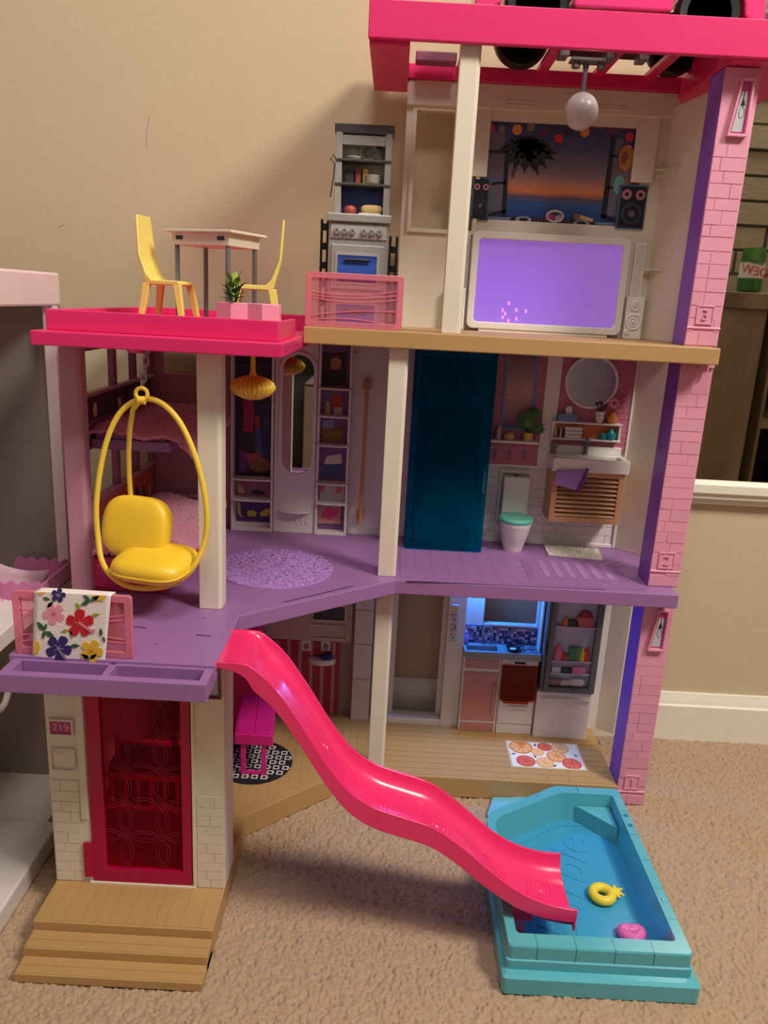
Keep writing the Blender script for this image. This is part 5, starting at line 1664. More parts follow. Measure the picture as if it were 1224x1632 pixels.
# ------------------------------------------------------------------ front door wall
YD = -.2375
def dpx(x, y):                                  # photograph crop of the door wall
    return 60 + x / 3.6, 1090 + y / 3.6
dx0, dx1 = at(*dpx(300, 700), Y=YD).x, at(*dpx(884, 700), Y=YD).x
dz0 = Z1 + .003
FW = panel(SX0, SX1, Z1, .3565, [(dx0, dx1, dz0, .345)], YD, YD + .012).build('front_wall', WARMWHITE, H, .0006)
box('front_pier', WARMWHITE, SX1 - .024, SX1, YD + .012, -.185, Z1, .3565, H, .001)
box('front_pier', WARMWHITE, SX0, SX0 + .012, YD + .012, .21, Z1, .3565, H, .001)
box('threshold', WARMWHITE, dx0 - .004, dx1 + .004, YD - .004, YD, Z1, Z1 + .003, FW, .0006)
for (xa, xb, side) in ((SX0 + .001, dx0 - .012, 0), (dx1 + .006, SX1 - .001, 1)):
    z = Z1 + .001
    r = 0
    zmax = .175 if side == 0 else .165
    while z < zmax:
        hgt = random.choice((.0125, .0145, .016))
        c = xa + (xb - xa) * random.choice((.35, .5, .65))
        cuts = [xa, c, xb] if r % 3 != 2 else [xa, xb]
        for k in range(len(cuts) - 1):
            piece('brick', WARMWHITE, cuts[k] + .0005, cuts[k + 1] - .0005, YD - .0009 + random.uniform(-.0002, .0002), YD, z, z + hgt - .001, FW)
        z += hgt
        r += 1
box('door_jamb', WARMWHITE, dx0 - .010, dx0 - .001, YD - .0035, YD, Z1 + .095, .340, FW, .0006)
box('door_jamb', WARMWHITE, dx1 + .001, dx1 + .0045, YD - .003, YD, Z1, .345, FW, .0006)
# house number plate, blank plate, lanterns
q = rect(YD - .002, *dpx(58, 198), *dpx(208, 300))
HN = MB().ringY(rrect(*q, .0012, 2), rrect(q[0] + .0022, q[1] - .0022, q[2] + .0022, q[3] - .0022, .0006, 2), YD - .004, YD).build('number_plate', WARMWHITE, FW, .0004)
box('plate_face', mat('plate_plum', (176, 62, 116), .4), q[0] + .002, q[1] - .002, YD - .0018, YD, q[2] + .002, q[3] - .002, HN)
text('house_number', '\u00b7219\u00b7', .0135, ((q[0] + q[1]) / 2, YD - .0022, (q[2] + q[3]) / 2), mat('plate_lilac', (232, 160, 196), .4), HN, .0005)
q = rect(YD - .002, *dpx(72, 368), *dpx(220, 500))
MB().ringY(rrect(*q, .001, 2), rrect(q[0] + .001, q[1] - .001, q[2] + .001, q[3] - .001, .0006, 2), YD - .0026, YD).build('blank_plate', WARMWHITE, FW)
MB().tube([(q[0] + .003, YD - .0018, q[3] - .001), ((q[0] + q[1]) / 2 - .004, YD - .0018, q[3] - .009), (q[1] - .004, YD - .0018, q[3] - .0015)], .0006, 6).build('plate_flap', WARMWHITE, FW)
for xa, xb in ((at(*dpx(68, 60), Y=YD).x, at(*dpx(150, 60), Y=YD).x), (SX1 - .021, SX1 - .003)):
    LN = MB().ringY([(xa, .306), (xb, .306), (xb - .002, .352), (xa + .002, .352)], [(xa + .003, .309), (xb - .003, .309), (xb - .004, .349), (xa + .004, .349)], YD - .005, YD).build('lantern_frame', mat('lantern_wine', (120, 30, 60), .4), FW, .0005)
    MB().prismY([(xa + .003, .309), (xb - .003, .309), (xb - .004, .349), (xa + .004, .349)], YD - .002, YD).build('lantern_glass', mat('lantern_grey_print', (186, 192, 196), .25), LN)
# see-through door
DO = holder('front_door', ((dx0 + dx1) / 2, YD, dz0), H)
yd0, yd1 = YD + .001, YD + .006
MB().ringY(rrect(dx0 + .0004, dx1 - .0004, dz0 + .0004, .3445, .0008, 1), rrect(dx0 + .018, dx1 - .012, dz0 + .020, .331, .001, 1), yd0 - .003, yd1).build('door_frame', REDFRAME, DO, .001)
box('door_pane', REDCLEAR, dx0 + .017, dx1 - .011, yd0 + .001, yd0 + .0026, dz0 + .019, .332, DO)
box('hinge_leaf', REDFRAME, dx0 - .010, dx0 + .001, YD - .004, YD - .0005, Z1 + .010, Z1 + .060, DO, .0008)
box('hinge_leaf', REDFRAME, dx0 - .010, dx0 + .001, YD - .004, YD - .0005, .332, .3445, DO, .0008)
xa, xb, za, zb = dx0 + .018, dx1 - .012, dz0 + .020, .331
def arc_clip(cx, cz, R_):
    run, runs = [], []
    for k in range(49):
        t = 2 * math.pi * k / 48
        x_, z_ = cx + R_ * math.cos(t), cz + R_ * math.sin(t)
        if xa < x_ < xb and za < z_ < zb:
            run.append((x_, yd0 + .0006, z_))
        elif run:
            runs.append(run)
            run = []
    if run:
        runs.append(run)
    return [r_ for r_ in runs if len(r_) > 2]
WIRE = mat('door_relief', (176, 36, 70), .15, clear=((230, 120, 140), .5))
Rd = .0285
for i in range(3):
    for j in range(6):
        cx, cz = xa + .002 + i * .046 + (.0 if j % 2 else .0), za + .024 + j * .0475
        b = MB()
        for R_ in (Rd, Rd + .0035):
            for run in arc_clip(cx, cz, R_):
                b.tube(run, .00045, 6)
        if b.v:
            b.build('door_circle', WIRE, DO, smooth=True)

# toys behind the door: crimson slatted cot and blue seat
COTM = mat('cot_pink', (246, 84, 148), .4)
CT = thing('toy_cot', 'crimson slatted toy cot seen through the see-through front door', 'cot', (-.285, -.14, Z1))
for y0 in (-.185, -.105):
    for zz in (.105, .150):
        box('cot_rail', COTM, -.358, -.212, y0, y0 + .005, zz, zz + .007, CT, .001)
    for k in range(9):
        box('cot_bar', COTM, -.356 + k * .0172, -.352 + k * .0172, y0 + .001, y0 + .004, .112, .150, CT)
for xx in (-.361, -.215):
    for yy in (-.186, -.106):
        box('cot_leg', COTM, xx, xx + .007, yy, yy + .007, Z1, .165, CT, .001)
box('cot_floor', COTM, -.358, -.212, -.180, -.105, .100, .105, CT)
DS = thing('doll_seat', 'dark blue loop-handled toy seat in the crimson cot behind the door', 'seat', (-.285, -.145, .105))
box('seat_block', mat('toy_navy', (58, 44, 128), .4), -.345, -.246, -.175, -.125, .105, .1655, DS, .004)
MB().torus((-.252, -.150, .195), .015, .004, 'Y', 24, 8, .8, 1.7).build('loop_handle', mat('toy_navy', (58, 44, 128), .4), DS, smooth=True)
PH = thing('pink_cupboard', 'tall magenta toy cupboard at the back behind the front door', 'cupboard', (-.25, .14, Z1))
box('cupboard_body', MAGENTA, -.305, -.195, .12, .19, Z1, .30, PH, .003)
box('cupboard_shelf', MAGENTA, -.310, -.190, .11, .12, .215, .225, PH, .001)
box('cupboard_door', MAGENTA, -.300, -.252, .116, .12, .06, .205, PH, .001)
box('cupboard_door', MAGENTA, -.248, -.200, .116, .12, .06, .205, PH, .001)

# ------------------------------------------------------------------ ground floor back walls
YG = .205
DKWALL = mat('ground_wall', (150, 132, 136), .5)
panel(-.385, .002, Z1, .3565, [], YG, YG + .006).build('back_wall', DKWALL, H)
def gpx(x, y):                                  # crop of the ground floor left
    return 330 + x / 4.221, 960 + y / 4.221
GW = panel(at(*gpx(430, 200), Y=YG).x - .05, at(*gpx(975, 200), Y=YG).x, at(*gpx(700, 250), Y=YG).z, .3565, [], YG - .006, YG).build('wall_cabinet', mat('cabinet_taupe', (196, 178, 178), .45), H, .001)
q = rect(YG - .006, *gpx(708, 10), *gpx(933, 130))
MB().ringY(rrect(*q, .0006, 1), rrect(q[0] + .002, q[1] - .002, q[2] + .002, q[3] - .002, .0004, 1), YG - .009, YG - .006).build('picture_frame', LILACWHITE, GW)
box('picture_print', mat('print_nightflower', (48, 52, 80), .4, var=.6, vscale=60), q[0] + .002, q[1] - .002, YG - .0075, YG - .006, q[2] + .002, q[3] - .002, GW)
q = rect(YG - .006, *gpx(690, 145), *gpx(940, 250))
MB().ringY(rrect(*q, .0006, 1), rrect(q[0] + .0015, q[1] - .0015, q[2] + .0015, q[3] - .0015, .0004, 1), YG - .0085, YG - .006).build('cabinet_panel', LILACWHITE, GW)
q = rect(YG, *gpx(520, 250), *gpx(880, 690))
q = (q[0] - .02, q[1], Z1 + .004, q[3])
GP = box('striped_wall_print', mat('print_crimson', (168, 36, 72), .45), q[0], q[1], YG - .002, YG, q[2], q[3], H)
k = 0
x = q[0] + .006
while x < q[1] - .012:
    piece('stripe', mat('print_palepink', (196, 140, 152), .45), x, x + .0060, YG - .0026, YG - .002, q[2], q[3], GP)
    x += .0200
for px in (670, 800):
    a = at(*gpx(px, 285), Y=YG)
    box('pet_picture', mat('print_petframe', (226, 214, 208), .45), a.x - .0085, a.x + .0085, YG - .004, YG - .0026, a.z - .010, a.z + .010, GP)
    MB().disc(YG - .004, a.x, a.z - .001, .005, .0006, 14, 1.2).build('pet_portrait', mat('print_pet', (140, 120, 130), .5), GP)
a = at(*gpx(768, 395), Y=YG - .02)
WBn = thing('wall_basin', 'white half-round washstand in front of the crimson striped wall', 'basin', (a.x, YG - .012, a.z - .012))
MB().prism([(a.x + .025 * math.cos(t), YG - .0026 + .018 * math.sin(t)) for t in np.linspace(math.pi, 2 * math.pi, 16)], a.z - .010, a.z).build('basin_bowl', WHITE, WBn, .001)
MB().pad((a.x + .008, YG - .012, a.z + .005), (.010, .006, .005), .6).build('blue_cloth', mat('cloth_blue', (40, 50, 110), .8), WBn, smooth=True)
q = rect(YG, *gpx(985, 60), *gpx(1095, 745))
x_a, x_b = at(*gpx(978, 500), Y=YG - .012).x, at(*gpx(1098, 500), Y=YG - .012).x
TW_ = box('tall_panel', LILACWHITE, x_a, x_b, YG - .014, YG, Z1, .352, H, .001)
for zz in (at(*gpx(1040, 285), Y=YG - .014).z, at(*gpx(1040, 520), Y=YG - .014).z, at(*gpx(1040, 55), Y=YG - .014).z):
    box('panel_joint', mat('joint_grey', (150, 138, 142), .5), x_a, x_b, YG - .0146, YG - .014, zz, zz + .0012, TW_)

# magenta bench on a round black and white rug
RGc = (-.189, .042)
RUG = thing('round_rug', 'round black rug with white square links under the magenta bench', 'rug', (RGc[0], RGc[1], Z1 + .0007))
MB().lathe([(.0615, 0), (.0615, .0011), (.0001, .0011)], (RGc[0], RGc[1], Z1 + .0007), 48).build('rug_base', mat('rug_black', (22, 20, 22), .9), RUG)
RW = mat('rug_white', (226, 220, 214), .9)
for i in range(-6, 7):
    for j in range(-5, 6):
        cx, cy = RGc[0] + i * .0150 + (.0075 if j % 2 else 0), RGc[1] + j * .0140
        if math.hypot(cx - RGc[0], cy - RGc[1]) < .056:
            s = .0050
            MB().ringZ([(cx - s, cy - s), (cx + s, cy - s), (cx + s, cy + s), (cx - s, cy + s)], [(cx - s + .0019, cy - s + .0019), (cx + s - .0019, cy - s + .0019), (cx + s - .0019, cy + s - .0019), (cx - s + .0019, cy + s - .0019)], Z1 + .0016, Z1 + .0021).build('white_link', RW, RUG)
            if (i + j) % 2 == 0:
                piece('white_dash', RW, cx + s, cx + s + .0022, cy - .0008, cy + .0008, Z1 + .0016, Z1 + .0021, RUG)
BN = thing('bench', 'magenta toy bench standing on the round black and white rug', 'bench', (-.19, .09, Z1 + .002))
sk = -.11
def shear(b):
    b.v = [(x + (y - .0) * sk, y, z) for x, y, z in b.v]
    return b
bz = .111
shear(MB().box(-.2135, -.1530, 0, .175, .092, bz)).build('bench_seat', MAGENTA, BN, .002)
shear(MB().box(-.2100, -.1840, .004, .171, bz, bz + .0015).box(-.1825, -.1565, .004, .171, bz, bz + .0015)).build('seat_pads', MAGENTA, BN, .0008)
for y0 in (.004, .160):
    shear(MB().box(-.204, -.196, y0, y0 + .006, Z1 + .0021, .092)).build('leg', MAGENTA, BN, .001)
    shear(MB().box(-.1715, -.1635, y0, y0 + .006, Z1 + .0021, .092)).build('leg', MAGENTA, BN, .001)
    shear(MB().box(-.196, -.1715, y0 + .001, y0 + .005, Z1 + .0021, Z1 + .008)).build('foot_bar', MAGENTA, BN, .001)

# ------------------------------------------------------------------ kitchen
def kpx(x, y):
    return 690 + x / 3.825, 930 + y / 3.825
YK = .172
kx0 = at(*kpx(152, 880), Y=YK).x
k1 = at(*kpx(385, 800), Y=YK).x
k2 = at(*kpx(612, 800), Y=YK).x
k3 = at(*kpx(945, 800), Y=YK).x
zk = at(*kpx(420, 455), Y=YK).z                 # underside of the worktop
# white wall with doorway and window
wn = (at(*kpx(312, 170), Y=YG).x, at(*kpx(640, 170), Y=YG).x, at(*kpx(470, 248), Y=YG).z, .345)
panel(.002, .412, Z1, .3565, [(.034, at(*kpx(28, 600), Y=YG).x, Z1 + .012, .345), wn], YG, YG + .008).build('back_wall', WHITE, H)
MB().prism([(.402, .208), (.412, .213), (.440, .190), (.436, .188)], Z1, .3565).build('return_wall', WARMWHITE, H, .0008)
# pillar with four button signs
pa, pb = at(*kpx(90, 250), Y=.186).x, at(*kpx(172, 250), Y=.186).x
box('door_sill', WHITE, .024, pa - .0005, .186, YG, Z1, Z1 + .011, H, .001)
PIL = box('kitchen_pillar', WHITE, pa, kx0 - .0005, .186, YG, Z1, .3565, H, .001)
ICON = {'lamp': (230, 170, 80), 'phone': (90, 70, 130), 'note': (130, 40, 90), 'leaf': (70, 160, 80)}
for k, (nm, c) in enumerate(ICON.items()):
    a = at(*kpx(134 - k * 4, 150 + k * 59.5), Y=.185)
    bt = MB().prismY(rrect(a.x - .0062, a.x + .0062, a.z - .0062, a.z + .0062, .0018, 3), .1835, .186).build('button_sign', WHITE, PIL, .0006)
    MB().ringY(rrect(a.x - .0060, a.x + .0060, a.z - .0060, a.z + .0060, .0018, 3), rrect(a.x - .0054, a.x + .0054, a.z - .0054, a.z + .0054, .0016, 3), .1831, .1836).build('sign_edge', mat('sign_grey', (120, 116, 124), .5), bt)
    im = mat('icon_' + nm, c, .4)
    b = MB()
    if nm == 'lamp':
        b.disc(.1834, a.x, a.z, .0032, .0006, 14)
    elif nm == 'phone':
        b.tube([(a.x + .002, .183, a.z + .003), (a.x - .0022, .183, a.z + .001), (a.x - .0018, .183, a.z - .0022), (a.x + .0026, .183, a.z - .003)], .0009, 6)
    elif nm == 'note':
        b.disc(.1834, a.x - .0022, a.z - .0024, .0014, .0006, 10).disc(.1834, a.x + .0022, a.z - .0018, .0014, .0006, 10)
        b.box(a.x - .0013, a.x - .0007, .1828, .1834, a.z - .0024, a.z + .003).box(a.x + .0031, a.x + .0037, .1828, .1834, a.z - .0018, a.z + .0034).box(a.x - .0013, a.x + .0037, .1828, .1834, a.z + .0022, a.z + .0036)
    else:
        b.prismY([(a.x, a.z + .0028), (a.x + .0028, a.z + .001), (a.x, a.z - .003), (a.x - .0028, a.z + .001)], .1828, .1834)
    b.build('sign_icon', im, bt)
# lower cabinet with rose copper doors
KC = thing('kitchen_cabinet', 'white kitchen cabinet with rose copper door and drawer fronts', 'cabinet', ((kx0 + k1) / 2, .19, Z1))
box('cabinet_body', WHITE, kx0, k1, YK, YG, Z1, zk, KC, .001)
def kfront(name, m, a, b, y, t, parent, bevel=.0006):
    p, q_ = at(*kpx(*a), Y=y), at(*kpx(*b), Y=y)
    return box(name, m, p.x, q_.x, y - t, y, q_.z, p.z, parent, bevel)
kw0, kw1 = kx0 + .003, k1 - .003
def zat(y, x=300, Y=YK):
    return at(*kpx(x, y), Y=Y).z
box('drawer_front', COPPER, kw0, kw1, YK - .002, YK, zat(518), zat(462), KC, .0006)
dr = box('cabinet_door', COPPER, kw0, kw1, YK - .002, YK, zat(830, 270), zat(538), KC, .0006)
MB().tube([(kw1 - .006, YK - .002, zat(600)), (kw1 - .006, YK - .0055, zat(603)), (kw1 - .006, YK - .0055, zat(780)), (kw1 - .006, YK - .002, zat(783))], .0013, 8).build('handle', SILVER, dr, smooth=True)
box('kick_front', COPPER, kw0, kw1, YK - .002, YK, Z1 + .003, zat(845, 260), KC, .0006)
# oven unit
OV = thing('oven', 'white toy oven with a see-through orange door and drawer below', 'oven', ((k1 + k2) / 2, .19, Z1))
ko0, ko1 = k1 + .0008, k2 - .0008
zo0, zo1 = zat(708, 520), zat(508, 520)
MB().box(ko0, ko1, YK, YG, Z1, zo0).box(ko0, ko1, YK, YG, zo1, zk).box(ko0, ko0 + .003, YK, YG, zo0, zo1).box(ko1 - .003, ko1, YK, YG, zo0, zo1).box(ko0 + .003, ko1 - .003, YG - .004, YG, zo0, zo1).build('oven_body', WHITE, OV, .0008)
box('oven_rack', GREYM, ko0 + .004, ko1 - .004, YK + .004, YG - .005, (zo0 + zo1) / 2, (zo0 + zo1) / 2 + .001, OV)
box('oven_lining', mat('oven_brown', (70, 40, 26), .6), ko0 + .0035, ko1 - .0035, YG - .0055, YG - .004, zo0, zo1, OV)
od = MB().ringY(rrect(ko0 + .001, ko1 - .001, zo0 + .001, zo1 + .003, .001, 2), rrect(ko0 + .0055, ko1 - .0055, zo0 + .007, zo1 - .002, .001, 2), YK - .006, YK - .0005).build('oven_door', ORANGE, OV, .0006)
box('oven_pane', ORANGE, ko0 + .005, ko1 - .005, YK - .004, YK - .0025, zo0 + .0065, zo1 - .0015, od)
box('door_grip', ORANGE, ko0 + .007, ko1 - .012, YK - .009, YK - .0005, zo0 - .004, zo0 + .001, od, .001)
box('control_panel', mat('panel_grey', (214, 210, 210), .4), ko0 + .002, ko1 - .002, YK - .0015, YK, zo1 + .004, zk - .002, OV, .0004)
xd = (ko0 + ko1) / 2
box('display', BLACK, xd - .010, xd + .009, YK - .0022, YK - .0015, zo1 + .0062, zo1 + .0105, OV)
for k in range(3):
    box('control_key', WHITE, xd + .014 + k * .0045, xd + .0172 + k * .0045, YK - .0022, YK - .0015, zo1 + .0062, zo1 + .0100, OV)
zd = zat(855, 500)
dw = box('oven_drawer', WHITE, ko0 + .002, ko1 - .002, YK - .0025, YK, zd + .001, zo0 - .002, OV, .0008)
MB().cyl((ko0 + .016, YK - .006, zat(748, 500)), (ko1 - .012, YK - .006, zat(748, 500)), .0018, 10).build('drawer_handle', WHITE, dw, smooth=True)
box('kick_board', WHITE, ko0 + .001, ko1 - .001, YK - .002, YK, Z1 + .001, zd - .001, OV, .0006)
# worktop with sink
zk1 = zk + .0125
CT_ = thing('worktop', 'grey edged kitchen worktop with a sunken sink and hob', 'worktop', ((kx0 + k2) / 2, .185, zk))
wa, wb = kx0 - .0005, at(*kpx(662, 440), Y=.168).x
sk0, sk1 = at(*kpx(205, 390), Y=.18).x, at(*kpx(395, 390), Y=.18).x
TOPM = mat('worktop_grey', (150, 148, 150), .35)
wt = MB().box(wa, wb, .166, .1725, zk, zk1).box(wa, sk0, .1725, YG, zk, zk1).box(sk1, wb, .1725, YG, zk, zk1).box(sk0, sk1, .192, YG, zk, zk1).box(sk0, sk1, .1725, .192, zk, zk + .003)
wt.build('worktop_slab', TOPM, CT_, .0008)
for dx in (0, 1, 2, 3):
    cx, cy = wb - .012 - (dx % 2) * .020, .178 + (dx // 2) * .014
    MB().torus((cx, cy, zk1), .0052, .0006, 'Z', 18, 5).build('hob_ring', DARK, CT_)
box('splashback', mat('mosaic', (128, 112, 150), .4), wa + .0015, wb - .004, YG - .002, YG, zk1, zat(258, 420, YG), CT_)
mos = [mat('mosaic_%d' % i, c, .4) for i, c in enumerate(((70, 60, 110), (206, 196, 206), (176, 120, 150), (106, 130, 170), (50, 44, 70)))]
SPL = CT_
zz = zk1 + .001
zsp = zat(262, 420, YG)
n_m = 0
while zz < zsp - .004:
    x = wa + .002
    while x < wb - .009:
        piece('mosaic_tile', random.choice(mos), x, x + .0044, YG - .0028, YG - .002, zz, zz + .0044, CT_)
        x += .0051
        n_m += 1
    zz += .0051
fx_, fz_ = at(*kpx(300, 350), Y=.198).x, zk1
MB().tube([(fx_, .198, fz_), (fx_, .198, fz_ + .026), (fx_ + .002, .197, fz_ + .034), (fx_ + .008, .195, fz_ + .0375), (fx_ + .014, .193, fz_ + .034), (fx_ + .0155, .192, fz_ + .026), (fx_ + .0155, .192, fz_ + .021)], .0014, 8).build('tap', SILVER, CT_, 0, True)
a = at(*kpx(203, 350), Y=.196)
sbt = thing('soap_bottle', 'lilac pump bottle beside the kitchen sink', 'bottle', (a.x, .197, zk1))
MB().lathe([(.0042, 0), (.0046, .002), (.0046, .015), (.002, .019), (.002, .023), (.0001, .023)], (a.x, .197, zk1), 14).build('bottle_body', mat('soap_lilac', (170, 130, 210), .25), sbt, smooth=True)
box('pump_nozzle', WHITE, a.x - .003, a.x + .0008, .1965, .1975, zk1 + .023, zk1 + .0245, sbt)
pc = at(*kpx(488, 400), Z=zk1 + .002)
PAN = thing('frying_pan', 'small black frying pan with a white egg on the kitchen hob', 'pan', (pc.x, pc.y, zk1 + .0006))
MB().lathe([(.0095, 0), (.0125, .005), (.0118, .005), (.0090, .0012), (.0001, .0012)], (pc.x, pc.y, zk1 + .0006), 24).build('pan_body', BLACK, PAN, smooth=True)
MB().tube([(pc.x + .011, pc.y + .003, zk1 + .005), (pc.x + .022, pc.y + .006, zk1 + .010), (pc.x + .031, pc.y + .009, zk1 + .013)], [.0015, .0018, .0024], 8).build('pan_handle', BLACK, PAN, smooth=True)
MB().pad((pc.x, pc.y, zk1 + .0028), (.006, .005, .0011), .9).build('egg', WHITE, PAN, smooth=True)
# blue lamp in the niche and the white reveal
LEDB = mat('led_blue', (60, 170, 255), .3, emit=((30, 130, 255), 9.0))
q = (at(*kpx(186, 90), Y=.195).x, at(*kpx(300, 90), Y=.195).x)
NL = thing('niche_lamp', 'glowing blue lamp strip under the purple floor above the sink', 'lamp', ((q[0] + q[1]) / 2, .196, .3485))
box('lamp_strip', LEDB, q[0], q[1], .190, .203, .3505, .3545, NL, .001)
box('lamp_base', WHITE, q[0] - .002, q[1] + .002, .188, YG, .3545, .3565, NL)
lb = bpy.data.lights.new('niche_led', 'AREA')
lb.size = .028
lb.energy = .75
lb.color = (.02, .25, 1.0)
lo = bpy.data.objects.new('niche_led', lb)
COL.objects.link(lo)
lo.location = ((q[0] + q[1]) / 2, .190, .349)
lo.rotation_euler = (math.radians(-10), math.radians(-12), 0)
MB().ringY([(wn[0] - .003, wn[2] - .003), (wn[1] + .003, wn[2] - .003), (wn[1] + .003, wn[3]), (wn[0] - .003, wn[3])], [(wn[0], wn[2]), (wn[1], wn[2]), (wn[1], wn[3] - .0005), (wn[0], wn[3] - .0005)], YG - .004, YG).build('window_frame', WHITE, H, .0006)
box('niche_side', WHITE, wb - .003, wb - .0005, .180, YG, zk1, .3565, H)
# fridge
fa, fb = at(*kpx(652, 600), Y=.166).x, at(*kpx(985, 600), Y=.166).x
fz0 = at(*kpx(800, 668), Y=.160).z
FR = thing('fridge', 'tall grey fridge with a glass door of printed food over a white drawer', 'fridge', ((fa + fb) / 2, .185, Z1))
FG = mat('fridge_grey', (104, 102, 106), .4)
box('freezer_drawer', WHITE, k2 + .001, k3, .164, YG, Z1, fz0 - .001, FR, .0015)
MB().cyl((k2 + .008, .1605, fz0 - .0125), (k3 - .003, .1605, fz0 - .0125), .002, 10).build('drawer_handle', WHITE, FR, smooth=True)
box('fridge_shell', FG, fa, fb, .172, YG, fz0 - .001, .3560, FR)
fi = (at(*kpx(735, 400), Y=.163).x, at(*kpx(975, 400), Y=.163).x, at(*kpx(830, 632), Y=.163).z, .350)
MB().ringY(rrect(fa, fb, fz0, .3555, .002, 3), rrect(fi[0] - .001, fi[1] + .001, fi[2] - .001, fi[3], .001, 3), .160, .172).build('fridge_door', FG, FR, .001)
MB().box(fa + .004, fa + .006, .1585, .160, fz0 + .006, .352).build('door_groove', DARK, FR)
box('grip', BLACK, fa + .001, fa + .0035, .1575, .160, fz0 + .072, fz0 + .096, FR, .0006)
box('fridge_back', mat('fridge_inside', (178, 176, 192), .4), fi[0] - .002, fi[1] + .002, .170, .172, fi[2] - .002, fi[3] + .002, FR)
FIN = mat('fridge_shelf_white', (206, 204, 214), .3)
fzs = [at(*kpx(850, y), Y=.165).z for y in (590 + 38, 548, 472, 262)]
for k, zz in enumerate(fzs[1:]):
    box('fridge_shelf', FIN, fi[0] - .001, fi[1] + .001, .162, .170, zz - .0012, zz, FR)
box('fridge_pane', GLASSM, fi[0] - .001, fi[1] + .001, .1612, .1618, fi[2], fi[3], FR) if False else None
def food(name, label, cat, x, lvl, w, h, c, shape='box', group='food in the fridge'):
    p = at(*kpx(x, 400), Y=.166)
    z0 = fzs[lvl]
    w, h = w * 1.22, h * 1.12
    m = mat('food_%d_%d_%d' % c, c, .45)
    if shape == 'box':
        b = MB().box(p.x - w / 2, p.x + w / 2, .1635, .1695, z0, z0 + h)
        return b.build(name, m, None, .0008, False, label, cat, group)
    if shape == 'ball':
        b = MB().pad((p.x, .1665, z0 + h / 2), (w / 2, .003, h / 2), .9, None, 14, 8)
    else:
        b = MB().lathe([(w * .42, 0), (w * .5, h * .1), (w * .5, h * .62), (w * .2, h * .8), (w * .2, h), (.0001, h)], (p.x, .1665, z0), 12)
        b.v = [(x_, .1665 + (y_ - .1665) * min(1, .0029 / (w / 2)), z_) for x_, y_, z_ in b.v]
    return b.build(name, m, None, 0, True, label, cat, group)


food('juice_bottle', 'pink juice bottle at the left of the fridge middle shelf', 'bottle', 768, 2, .012, .026, (222, 110, 130), 'bottle')
food('berry_bowl', 'red bowl of berries on the fridge middle shelf', 'bowl', 812, 2, .014, .011, (186, 60, 50), 'ball')
food('green_jar', 'green jar in the centre of the fridge middle shelf', 'jar', 856, 2, .012, .022, (64, 130, 84), 'box')
food('lettuce', 'bunch of green lettuce behind the jars on the fridge shelf', 'lettuce', 884, 2, .011, .024, (84, 150, 70), 'ball')
food('mustard_bottle', 'yellow bottle on the fridge middle shelf', 'bottle', 915, 2, .008, .023, (220, 190, 60), 'bottle')
food('ketchup_bottle', 'red bottle at the right of the fridge middle shelf', 'bottle', 942, 2, .008, .023, (200, 40, 50), 'bottle')
food('cake', 'red and white berry cake on the fridge top shelf', 'cake', 905, 3, .024, .016, (196, 92, 92), 'box')
food('cake_tier', 'small red cake tier at the top of the fridge', 'cake', 905, 3, .018, .026, (150, 40, 50), 'ball')
food('cola_bottles', 'pair of dark drinks on the fridge top shelf left of the cake', 'drink', 835, 3, .014, .010, (60, 34, 30), 'box')
food('orange_drink', 'orange drink at the left of the fridge top shelf', 'drink', 790, 3, .009, .014, (208, 130, 60), 'bottle')
food('egg_box', 'pink egg box on the lower fridge shelf', 'box', 905, 1, .019, .011, (212, 130, 160), 'box')
food('avocado', 'dark avocado pair on the lower fridge shelf', 'avocado', 830, 1, .018, .009, (44, 60, 44), 'ball')
food('cheese', 'pale cheese block left on the lower fridge shelf', 'cheese', 765, 1, .013, .010, (196, 196, 210), 'box')
food('carrot_bag', 'mixed vegetables in the bottom of the fridge', 'vegetables', 770, 0, .022, .012, (150, 110, 110), 'ball')
food('onion', 'pale onions in the fridge bottom drawer', 'onion', 830, 0, .018, .010, (206, 190, 176), 'ball')
food('cauliflower', 'white cauliflower at the right of the fridge bottom', 'cauliflower', 900, 0, .024, .013, (206, 206, 200), 'ball')

# citrus mat
ca, cb, cc, cd_ = (.2365, .3575, .0685, .1435)
CM = thing('citrus_mat', 'white floor mat printed with orange slices in the kitchen', 'mat', ((ca + cb) / 2, (cc + cd_) / 2, Z1 + .0007))
box('mat_edge', mat('mat_clear', (206, 190, 150), .4), ca - .003, cb + .003, cc - .003, cd_ + .003, Z1 + .0007, Z1 + .0012, CM)
box('mat_sheet', mat('mat_paper', (236, 230, 222), .6), ca, cb, cc, cd_, Z1 + .0012, Z1 + .0018, CM)
def zd_(z, cx, cy, R_, h, n=26):
    pts = []
    for t in np.linspace(0, 2 * math.pi, n, endpoint=False):
        pts.append((min(max(cx + R_ * math.cos(t), ca + .0004), cb - .0004), min(max(cy + R_ * math.sin(t), cc + .0004), cd_ - .0004)))
    return MB().prism(pts, z, z + h)
RIND = {'o': ((216, 130, 66), (236, 176, 120)), 'r': ((196, 70, 56), (222, 110, 90)), 'y': ((226, 160, 90), (240, 196, 140))}
